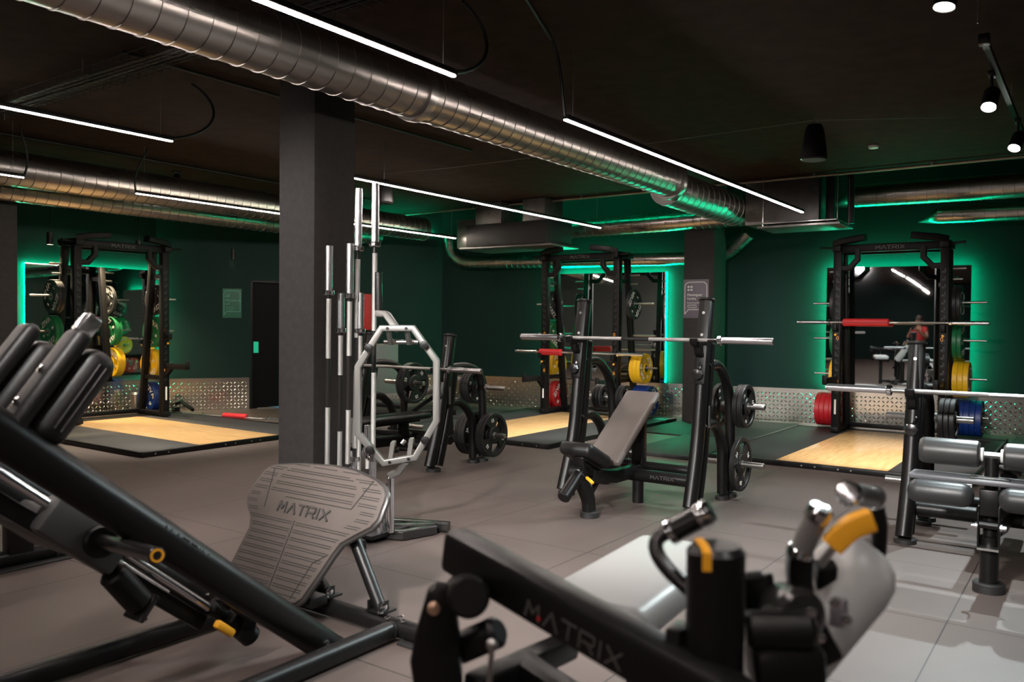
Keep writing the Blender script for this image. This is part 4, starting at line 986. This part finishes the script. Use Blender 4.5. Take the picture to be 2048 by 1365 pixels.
# footplate: sloping panel traced in its own plane
fp0 = Vector((-3.0, 2.50, .11)); fv = Vector((0, .29, .55)).normalized(); fx = Vector((1, 0, 0)); fn = fx.cross(fv)
def onplate(px, py):
    v = CR*((px-1024)/FPX) + CD*((py-682.5)/FPX) + CF; o = Vector((0, 0, CAMZ)); k = (fp0-o).dot(fn)/v.dot(fn); p = o+v*k-fp0
    return (p.dot(fx), p.dot(fv))
oz = [(462, 216), (600, 212), (760, 222), (880, 248), (985, 298), (1030, 335), (1042, 372), (1035, 410), (1000, 505), (962, 548), (880, 590), (805, 632), (760, 690), (700, 780), (600, 925), (565, 950), (520, 948), (420, 915), (300, 870), (225, 840), (203, 780), (235, 715), (322, 545), (328, 492), (312, 440), (306, 392), (330, 340), (400, 248), (430, 224)]
poly = [onplate(380+x/2.65, 850+y/2.65) for x, y in oz]
plate = obj('footplate', MB().prism(poly, L(fp0), fx, fv, .03, bev=.008), mat('footplate_rubber', (.078, .062, .055), .6, bump=.15, nscale=90), t)
rim = MB()
pp = [L(fp0)+fx*a+fv*b_-fn*.0-fn*.0 for a, b_ in poly]
obj('edge_trim', MB().tube([p-fn*.0-fn*0+fn*(-.012) for p in pp], .013, n=8, closed=True), mat('trim_rubber', (.03, .027, .026), .4), plate)
# ribs: grooves across the plate, kept clear of the lettering
def inside(u, v):
    c = False; j = len(poly)-1
    for i in range(len(poly)):
        if (poly[i][1] > v) != (poly[j][1] > v) and u < (poly[j][0]-poly[i][0])*(v-poly[i][1])/(poly[j][1]-poly[i][1])+poly[i][0]: c = not c
        j = i
    return c
vmax = max(p[1] for p in poly); vmin = min(p[1] for p in poly)
gr = MB(); cx = onplate(380+560/2.65, 850+530/2.65)[0]; tv = onplate(380+610/2.65, 850+455/2.65)[1]
fc = L(fp0)+fn*.0155
sgn = 1
if fn.dot(Vector((0, 0, CAMZ))-fp0) < 0: sgn = -1
fc = L(fp0)+fn*(.0152*sgn)
def groove(u0, v0, u1, v1, w_=.0035): gr.bar(fc+fx*u0+fv*v0, fc+fx*u1+fv*v1, w_, .0012, up=fn)
k = 0; v = vmin+.03
while v < vmax-.02:
    us = [u*.004 for u in range(-200, 200) if inside(u*.004, v)]
    if us:
        a, b_ = us[0]+.022, us[-1]-.022
        if abs(v-tv) > .058:
            if v < tv: groove(a, v, cx-.014-.0, v); groove(cx+.014, v, b_, v)
            else: groove(a, v, a+.10, v) ; groove(a+.13, v, b_-.16, v); groove(b_-.12, v, b_, v)
        else: groove(a, v, a+.07, v); groove(b_-.09, v, b_, v)
    v += (.011 if k % 2 else .026); k += 1
groove(cx, vmin+.02, cx, tv-.06, .006)
lo_ = onplate(380+405/2.65, 850+440/2.65); hi_ = onplate(380+462/2.65, 850+235/2.65); groove(lo_[0], lo_[1], hi_[0], hi_[1], .006)
lo_ = onplate(380+865/2.65, 850+455/2.65); hi_ = onplate(380+985/2.65, 850+305/2.65); groove(lo_[0], lo_[1], hi_[0], hi_[1], .006)
lo2 = onplate(380+530/2.65, 850+410/2.65); groove(lo2[0]-.03, lo_[1]+.0, lo_[0], lo_[1], .004)
for a_, b_ in (((540, 930), (660, 740)), ((660, 740), (745, 695))): A_ = onplate(380+a_[0]/2.65, 850+a_[1]/2.65); B_ = onplate(380+b_[0]/2.65, 850+b_[1]/2.65); groove(A_[0], A_[1], B_[0], B_[1], .005)
g = obj('grooves', gr, 'cable', plate, smooth=0); g['kind'] = 'stuff'
lt = MB(); tc_ = onplate(380+612/2.65, 850+462/2.65); put_matrix(lt, L(fp0)+fn*(.0185*sgn)+fx*tc_[0]+fv*tc_[1], fx, fv, .05, .007, .19); obj('lettering', lt, mat('emboss', (.04, .035, .033), .5), plate)
# legs of the footplate
for px0, py0, px1, py1, dd in ((722, 1060, 757, 1222, 0), (632, 1120, 653, 1190, 0)):
    bt = onz(px1, py1, .1); tp = ony(px0, py0, 2.80); bt = Vector((bt.x, T2Y+.02, .1))
    tp = Vector((tp.x, 2.74, tp.z))
    obj('support_leg', MB().cyl(L(bt), L(tp), .03, n=20), 'frame', t)
    fo = obj('leg_bracket', MB().box(L((bt.x, T2Y+.02, .1)), (.11, .09, .012), bev=.002).box(L((bt.x-.036, T2Y, .125)), (.008, .06, .05), bev=.002).box(L((bt.x+.036, T2Y, .125)), (.008, .06, .05), bev=.002), 'frame', t)
    obj('bracket_bolt', MB().lathe([(.018, 0), (.018, .01), (.01, .014), (.001, .014)], L((bt.x+.04, T2Y-.01, .13)), (1, -.3, 0), 14), 'chrome', fo)
    obj('bracket_bolt', MB().lathe([(.013, 0), (.013, .008), (.001, .01)], L((bt.x+.045, T2Y-.03, .106)), (0, 0, 1), 14), 'chrome', fo)
obj('lower_hinge', MB().box(L((-3.2, 2.6, .11)), (.5, .1, .05), bev=.01), 'frame', t)
# shoulder pads on the sled
pdv = Vector((0, .60, .80)); pn = Vector((1, 0, 0))
for k, (px_, py_, d_) in enumerate(((118, 778, 2.62), (22, 752, 2.95))):
    c = at(px_, py_, d_); Rp = Matrix((pn, pdv.cross(pn).normalized(), pdv)).transposed()
    if Rp.determinant() < 0: Rp = Matrix((pn, -pdv.cross(pn).normalized(), pdv)).transposed()
    yv = Vector((0, .8, -.6))
    obj('shoulder_pad', MB().box(L(c)+yv*.045, (.13, .115, .34), Rp, bev=.05, seg=5), 'pad', t)
    for q in (-.012, .012): obj('pad_seam', MB().tube([L(c)+yv*.045+pdv*.12+yv*q+Vector((.0655, 0, 0)), L(c)+yv*.045-pdv*.12+yv*q+Vector((.0655, 0, 0))], .003, n=6), 'frame_gloss', t)
    obj('pad_backing', MB().box(L(c)-yv*.05-pdv*.01, (.11, .06, .4), Rp, bev=.028, seg=4), 'pad', t)
    obj('pad_arm', MB().tube([L(c)-yv*.03-pdv*.1, L(c)-pdv*.32-yv*.06, L(c)-pdv*.42-yv*.2], .035, n=16, rx=.03, ry=.04), 'frame', t)
    if k == 0: obj('arm_end', MB().box(L(c)+pdv*.215-yv*.05, (.055, .055, .07), Rp, bev=.008), 'sleeve', t)
    for q in (0.02, -.1): obj('pad_bolt', MB().lathe([(.014, 0), (.014, .01), (.001, .013)], L(c)-yv*.078+pdv*q, -yv, 12), 'chrome', t)
sb = L(at(60, 900, 2.75))
obj('sled_frame', MB().bar(L(c0)+gd*.1+Vector((-.3, 0, .0)), L(c0)+gd*1.1+Vector((-.3, 0, -.02)), .2, .07, up=(0, 0, 1), bev=.02), 'frame', t)
# ------------------------------------------------------------------ small part of another machine behind it at the far left
q = onz(55, 1128, .0); B0 = Vector((q.x, q.y, 0))
t = thing('machine_stand', 'short black machine base with rubber footed tube at the left edge', 'machine base', B0)
ay = Vector((0, 1, 0))
obj('foot_tube', MB().cyl(Vector((0, -1.0, .055)), Vector((0, .26, .055)), .05, n=24, b=.006), 'frame', t)
obj('end_sleeve', MB().cyl(Vector((0, .14, .055)), Vector((0, .29, .055)), .054, n=24, b=.008), 'rubber', t)
obj('post', MB().box((0, -.05, .24), (.09, .14, .34), bev=.01), 'frame', t)
obj('rubber_strip', MB().box((.02, -.2, .006), (.16, .95, .01), bev=.004), 'rubber', t)
obj('upper_beam', MB().bar((0, -.9, .42), (0, .05, .38), .09, .09, bev=.01), 'frame', t)

# ------------------------------------------------------------------ blurred machine in the right foreground
F0 = at(1430, 1300, 1.55); F0.z = 0
t = thing('chest_supported_row_machine', 'out of focus black machine with silver grey pads and yellow lever, right foreground', 'exercise machine', F0)
def Q(px, py, d): return at(px, py, d)-F0
def Pz(p, z): p = Vector(p); p.z = z; return p
# lettered beam
bl, br = Q(905, 1096, 1.95), Q(1345, 1345, 1.5); bd = (br-bl).normalized()
bm_ = obj('main_beam', MB().bar(bl, br+bd*.15, .075, .1, up=(0, 0, 1), bev=.016), 'frame', t)
sd = bd.cross(Vector((0, 0, 1))).normalized(); 
if sd.dot(-F0) < 0: sd = -sd
bu = sd.cross(-bd).normalized()
if bu.z < 0: bu = -bu
lt = MB(); put_matrix(lt, bl.lerp(br, .66)+sd*.0385-bu*.014, bd, bu, .035, .001, .14); obj('lettering', lt, 'mark_dim', bm_, smooth=0)
mk = bl.lerp(br, .66)+sd*.0392-bu*.016-bd*.088-bu*.006
obj('red_dot', MB().cyl(mk, mk+sd*.001, .0045, n=12), 'red_pad', bm_)
# pivot guard and hub at the beam's far end
ps_ = [Q(870, 1168, 1.8), Q(905, 1200, 1.8)]
gA, gB, gC, gD = (820, 1330), (868, 1180), (908, 1212), (925, 1365)
outl = [(872, 1166), (893, 1170), (908, 1190), (915, 1225), (922, 1290), (925, 1365), (918, 1420), (880, 1440), (845, 1410), (828, 1370), (821, 1320), (830, 1270), (845, 1215), (856, 1178)]
gp = [Q(x, y, 1.8) for x, y in outl]; gn = (gp[2]-gp[0]).cross(gp[8]-gp[0]).normalized()
gx = Vector((cos(YAW), sin(YAW), 0)); gc = gp[0]
obj('pivot_guard', MB().prism([((p-gc).dot(gx), (p-gc).z) for p in gp], gc, gx, (0, 0, 1), .05, bev=.014), 'frame', t)
obj('pivot_bolt', MB().lathe([(.014, 0), (.014, .01), (.008, .014), (.001, .014)], Q(868, 1216, 1.765), -Vector((-sin(YAW), cos(YAW), 0)), 18), mat('brass', (.75, .5, .35), .3, .9), t)
obj('pivot_hub', MB().cyl(Q(925, 1185, 1.95), Q(938, 1195, 1.72), .045, n=28, b=.008), 'frame', t)
obj('lower_hub', MB().cyl(Q(915, 1300, 1.85), Q(1000, 1262, 1.8), .035, n=24, b=.01), 'frame', t)
obj('pull_pin', MB().cyl(Q(984, 1296, 1.6), Q(976, 1400, 1.6), .006, n=10).sph(Q(984, 1290, 1.6), .012), 'steel', t)
obj('lower_beam', MB().bar(Q(945, 1380, 1.8), Q(1140, 1290, 2.1), .06, .06, bev=.01).bar(Q(1030, 1330, 1.95), Q(1250, 1480, 1.7), .07, .07, bev=.01), 'frame', t)
# grey seat pad, its long side running into the room
s0, s1 = onz(1150, 1195, .71)-F0, onz(1330, 1085, .71)-F0; sx = (s1-s0); sx.z = 0; Ls = sx.length+.1; sx.normalize(); sy = Vector((0, 0, 1)).cross(sx)
mid = (s0+s1)/2; mid.z = .67
obj('seat_pad', MB().box(mid+sy*(-.05), (Ls, .32, .10), Matrix((sx, sy, Vector((0, 0, 1)))).transposed(), bev=.042, seg=5), mat('pad_silver', (.29, .285, .28), .42, spec=.5), t)
obj('seat_post', MB().cyl(Pz(mid-sy*.05, .0), Pz(mid-sy*.05, .63), .04, n=20), 'frame', t)
# upright cylinder with yellow mark
pc_, pr_ = Q(1432, 1090, 1.5), .053
obj('upright_cylinder', MB().lathe([(pr_, 0), (pr_, pc_.z-.012), (pr_-.01, pc_.z), (.001, pc_.z+.002)], Vector((pc_.x, pc_.y, 0)), (0, 0, 1), 40), 'frame', t)
vt = Vector((-sin(YAW), cos(YAW), 0)); sl_ = Vector((pc_.x, pc_.y, pc_.z))-gx*.027
obj('yellow_mark', MB().tube([sl_-vt*.0465-Vector((0, 0, .035)), sl_-vt*.0465-Vector((0, 0, .004)), sl_-vt*.03+Vector((0, 0, .003)), sl_+vt*.02+Vector((0, 0, .004))], .005, up=gx, rx=.003, ry=.008, box=True), 'yellow', t)
obj('rear_plate', MB().box(Pz(pc_-gx*.06+vt*.03, .5), (.03, .06, .72), bev=.005), 'frame', t)
# curved handle with rubber grip and chrome ends
obj('curved_handle', MB().tube(bez(Q(1345, 1062, 1.62), Q(1290, 1075, 1.62), Q(1300, 1120, 1.6), Q(1392, 1190, 1.56), 14), .015, n=16), 'frame_gloss', t)
def grip(p, q, r, m_, ends=True):
    d = (q-p).normalized()
    g_ = obj('hand_grip', MB().cyl(p, q, r, n=24, b=.002), m_, t)
    obj('grip_end', MB().lathe([(r+.001, -.012), (r+.003, -.008), (r+.003, .01), (r-.002, .017), (.001, .018)], q, d, 24), 'chrome', g_)
    obj('grip_collar', MB().cyl(p-d*.014, p, r+.003, n=24, b=.002), 'chrome', g_)
grip(Q(1350, 1060, 1.62), Q(1408, 1030, 1.6), .0235, 'frame_gloss')
grip(Q(1604, 1098, 1.62), Q(1637, 1030, 1.6), .0225, mat('grip_grey', (.16, .15, .145), .35))
grip(Q(1745, 996, 1.75), Q(1700, 988, 1.62), .0225, mat('grip_dark', (.07, .065, .065), .3))
obj('handle_arm', MB().tube([Q(1742, 994, 1.78), Q(1752, 1010, 1.8), Q(1760, 1050, 1.82), Q(1758, 1100, 1.85), Q(1740, 1180, 1.86), Q(1680, 1270, 1.82)], .017, n=16), 'frame', t)
obj('handle_bracket', MB().tube([Q(1600, 1105, 1.62), Q(1598, 1140, 1.64), Q(1600, 1190, 1.68), Q(1625, 1260, 1.72)], .03, up=gx, rx=.018, ry=.024, box=True).tube([Q(1652, 1130, 1.66), Q(1648, 1180, 1.68), Q(1652, 1240, 1.7)], .02, up=gx, rx=.018, ry=.02, box=True), 'frame', t)
# yellow lever
yl = [Q(1664, 1092, 1.58), Q(1698, 1056, 1.57), Q(1742, 1040, 1.57)]
obj('yellow_lever', MB().tube(fillet(yl, .02, 4), .018, up=(0, 0, 1), rx=.016, ry=.0215, box=True), 'yellow', t)
obj('lever_shaft', MB().cyl(Q(1640, 1130, 1.6), Q(1668, 1095, 1.585), .008, n=12), 'steel', t)
# long roll pad
ra_, rb_ = Q(1718, 1135, 1.72), Q(1480, 1420, 1.72)
dd_ = (rb_-ra_).normalized(); Lr = (rb_-ra_).length
obj('roll_pad', MB().lathe([(.001, -.052), (.03, -.05), (.06, -.036), (.08, -.008), (.087, .03), (.088, Lr), (.08, Lr+.03), (.04, Lr+.05), (.001, Lr+.052)], ra_, dd_, 44), mat('pad_white', (.5, .5, .49), .4, bump=.08, nscale=200), t)
obj('pad_support', MB().bar(ra_+dd_*.1-Vector((0, 0, .1)), rb_+dd_*.2-Vector((0, 0, .09)), .06, .03, bev=.008), 'frame', t)
# linkage cluster between the post and the roll
obj('linkage_bracket', MB().bar(Q(1505, 1148, 1.6), Q(1512, 1240, 1.62), .03, .045, up=gx, bev=.006).bar(Q(1530, 1150, 1.6), Q(1545, 1235, 1.62), .012, .03, up=gx, bev=.004), 'frame', t)
obj('linkage_cylinder', MB().cyl(Q(1490, 1262, 1.5), Q(1630, 1262, 1.48), .036, n=28, b=.01), 'frame', t)
obj('linkage_hub', MB().cyl(Q(1560, 1215, 1.6), Q(1605, 1235, 1.5), .05, n=28, b=.012), 'frame_gloss', t)
obj('linkage_plate', MB().bar(Q(1575, 1190, 1.56), Q(1655, 1330, 1.58), .025, .07, up=gx, bev=.01), 'frame', t)
obj('lower_housing', MB().bar(Q(1500, 1330, 1.5), Q(1640, 1320, 1.5), .1, .08, bev=.02), 'frame', t)
obj('clamp_block', MB().box(Q(1677, 1225, 1.6), (.03, .03, .055), bev=.006), mat('clamp_grey', (.3, .28, .3), .35, .6), t)
for px_, py_ in ((1625, 1248), (1640, 1275), (1668, 1205), (1692, 1240), (1622, 1225)): obj('bolt', MB().lathe([(.009, 0), (.009, .006), (.001, .009)], Q(px_, py_, 1.475), -vt, 12), 'chrome', t)
for px_, py_, z_ in ((1580, 1300, 1.62),): 
    p = Q(px_, py_, z_); obj('stand_post', MB().cyl(Pz(p, 0), Pz(p, p.z), .05, n=22), 'frame', t)
obj('base_frame', MB().box((0, .1, .04), (.9, .08, .06), bev=.01).box((-.2, .5, .04), (.08, 1.2, .06), bev=.01), 'frame', t)
# ------------------------------------------------------------------ the photographer, seen only in the right mirror
def person():
    f = Vector((-sin(YAW), cos(YAW), 0)); r = Vector((cos(YAW), sin(YAW), 0)); base = -f*.42
    t = thing('person', 'person in a red t-shirt holding a camera up, reflected in the right mirror', 'person', base)
    def B(a, b, c): return r*a + f*b + Vector((0, 0, c))
    J = {'pelvis': (0, 0, .93, .15), 'waist': (0, 0, 1.05, .135), 'chest': (0, .01, 1.25, .16), 'neckb': (0, 0, 1.42, .085), 'neck': (0, .01, 1.48, .058), 'head': (0, .03, 1.56, .085), 'crown': (0, .02, 1.66, .088),
         'hl': (-.1, 0, .88, .1), 'kl': (-.12, .02, .48, .065), 'al': (-.13, -.02, .09, .045), 'tl': (-.14, .14, .035, .036), 'hr': (.1, 0, .88, .1), 'kr': (.12, .02, .48, .065), 'ar': (.13, -.02, .09, .045), 'tr': (.14, .14, .035, .036),
         'sl': (-.18, 0, 1.38, .07), 'el': (-.27, .1, 1.14, .046), 'wl': (-.08, .3, 1.36, .03), 'sr': (.18, 0, 1.38, .07), 'er': (.27, .1, 1.14, .046), 'wr': (.08, .3, 1.36, .03),
         'pl': (-.07, .35, 1.39, .03), 'pr': (.07, .35, 1.39, .03)}
    E = [('pelvis', 'waist'), ('waist', 'chest'), ('chest', 'neckb'), ('neckb', 'neck'), ('neck', 'head'), ('head', 'crown'), ('pelvis', 'hl'), ('hl', 'kl'), ('kl', 'al'), ('al', 'tl'), ('pelvis', 'hr'), ('hr', 'kr'), ('kr', 'ar'), ('ar', 'tr'),
         ('chest', 'sl'), ('sl', 'el'), ('el', 'wl'), ('wl', 'pl'), ('chest', 'sr'), ('sr', 'er'), ('er', 'wr'), ('wr', 'pr')]
    def skin(name, J, E, m, root):
        ks = list(J); me = bpy.data.meshes.new(name); me.from_pydata([B(*J[k][:3]) for k in ks], [(ks.index(a), ks.index(b)) for a, b in E], [])
        o = bpy.data.objects.new(name, me); C.objects.link(o); o.parent = t
        md = o.modifiers.new('skin', 'SKIN'); md.use_smooth_shade = True
        for i, k in enumerate(ks): me.skin_vertices[0].data[i].radius = (J[k][3], J[k][3])
        me.skin_vertices[0].data[ks.index(root)].use_root = True
        s = o.modifiers.new('sub', 'SUBSURF'); s.levels = 1; s.render_levels = 2
        me.materials.append(m); return o
    skinm = mat('skin', (.42, .24, .17), .5)
    skin('body', J, E, skinm, 'pelvis')
    for s in (-1, 1):
        q = 'l' if s < 0 else 'r'
        for k in range(4):
            F = {'a': (s*.065, .36, 1.40-.02*k, .0095), 'b': (s*.045, .4, 1.405-.021*k, .009), 'c': (s*.03, .395, 1.405-.021*k, .008)}
            skin('finger', F, [('a', 'b'), ('b', 'c')], skinm, 'a')
        F = {'a': (s*.06, .34, 1.36, .011), 'b': (s*.045, .345, 1.345, .0105), 'c': (s*.03, .35, 1.345, .009)}; skin('thumb', F, [('a', 'b'), ('b', 'c')], skinm, 'a')
    S = {k: (v[0], v[1], v[2], v[3]+.014) for k, v in J.items() if k in ('pelvis', 'waist', 'chest', 'sl', 'sr')}
    S['neckb'] = (0, 0, 1.40, .09); S['ul'] = (-.235, .055, 1.26, .064); S['ur'] = (.235, .055, 1.26, .064)
    skin('tshirt', S, [('pelvis', 'waist'), ('waist', 'chest'), ('chest', 'neckb'), ('chest', 'sl'), ('sl', 'ul'), ('chest', 'sr'), ('sr', 'ur')], mat('tshirt_red', (.6, .05, .05), .8), 'pelvis')
    T = {k: (v[0], v[1], v[2], v[3]+.014) for k, v in J.items() if k in ('hl', 'kl', 'hr', 'kr')}; T['pelvis'] = (0, 0, .92, .155); T['al'] = (-.13, -.02, .13, .06); T['ar'] = (.13, -.02, .13, .06)
    skin('trousers', T, [('pelvis', 'hl'), ('hl', 'kl'), ('kl', 'al'), ('pelvis', 'hr'), ('hr', 'kr'), ('kr', 'ar')], mat('trousers_black', (.02, .02, .025), .8), 'pelvis')
    obj('hair', MB().lathe([(.001, .11), (.05, .1), (.085, .06), (.098, .0), (.095, -.05), (.07, -.08)], B(0, .0, 1.66), (0, -.3, 1), 24), mat('hair_brown', (.03, .018, .012), .7), t)
    for s in (-1, 1):
        obj('eye', MB().sph(B(s*.033, .105, 1.62), .011, 12), 'mark_white', t); obj('ear', MB().sph(B(s*.092, .02, 1.6), .022, 10), skinm, t)
    obj('nose', MB().lathe([(.018, 0), (.014, .015), (.001, .03)], B(0, .1, 1.585), f, 10), skinm, t)
    obj('mouth', MB().tube([B(-.025, .105, 1.545), B(0, .112, 1.543), B(.025, .105, 1.545)], .005, n=6), 'red_pad', t)
    for s in (-1, 1): obj('shoe', MB().box(B(s*.135, .06, .045), (.1, .28, .09), Matrix.Rotation(YAW, 3, 'Z'), bev=.03), 'rubber', t)
person()
c_ = -Vector((-sin(YAW), cos(YAW), 0))*.06+Vector((0, 0, 1.40))
Rz_ = Matrix.Rotation(YAW, 3, 'Z')
t = thing('photo_camera', "black camera held in the photographer's hands, reflected in the right mirror", 'camera', c_)
obj('body', MB().box(-Vector((-sin(YAW), cos(YAW), 0))*.03, (.13, .04, .09), Rz_, bev=.01), 'frame', t)
obj('viewfinder', MB().box(-Vector((-sin(YAW), cos(YAW), 0))*.03+Vector((0, 0, .055)), (.04, .04, .03), Rz_, bev=.006), 'frame', t)
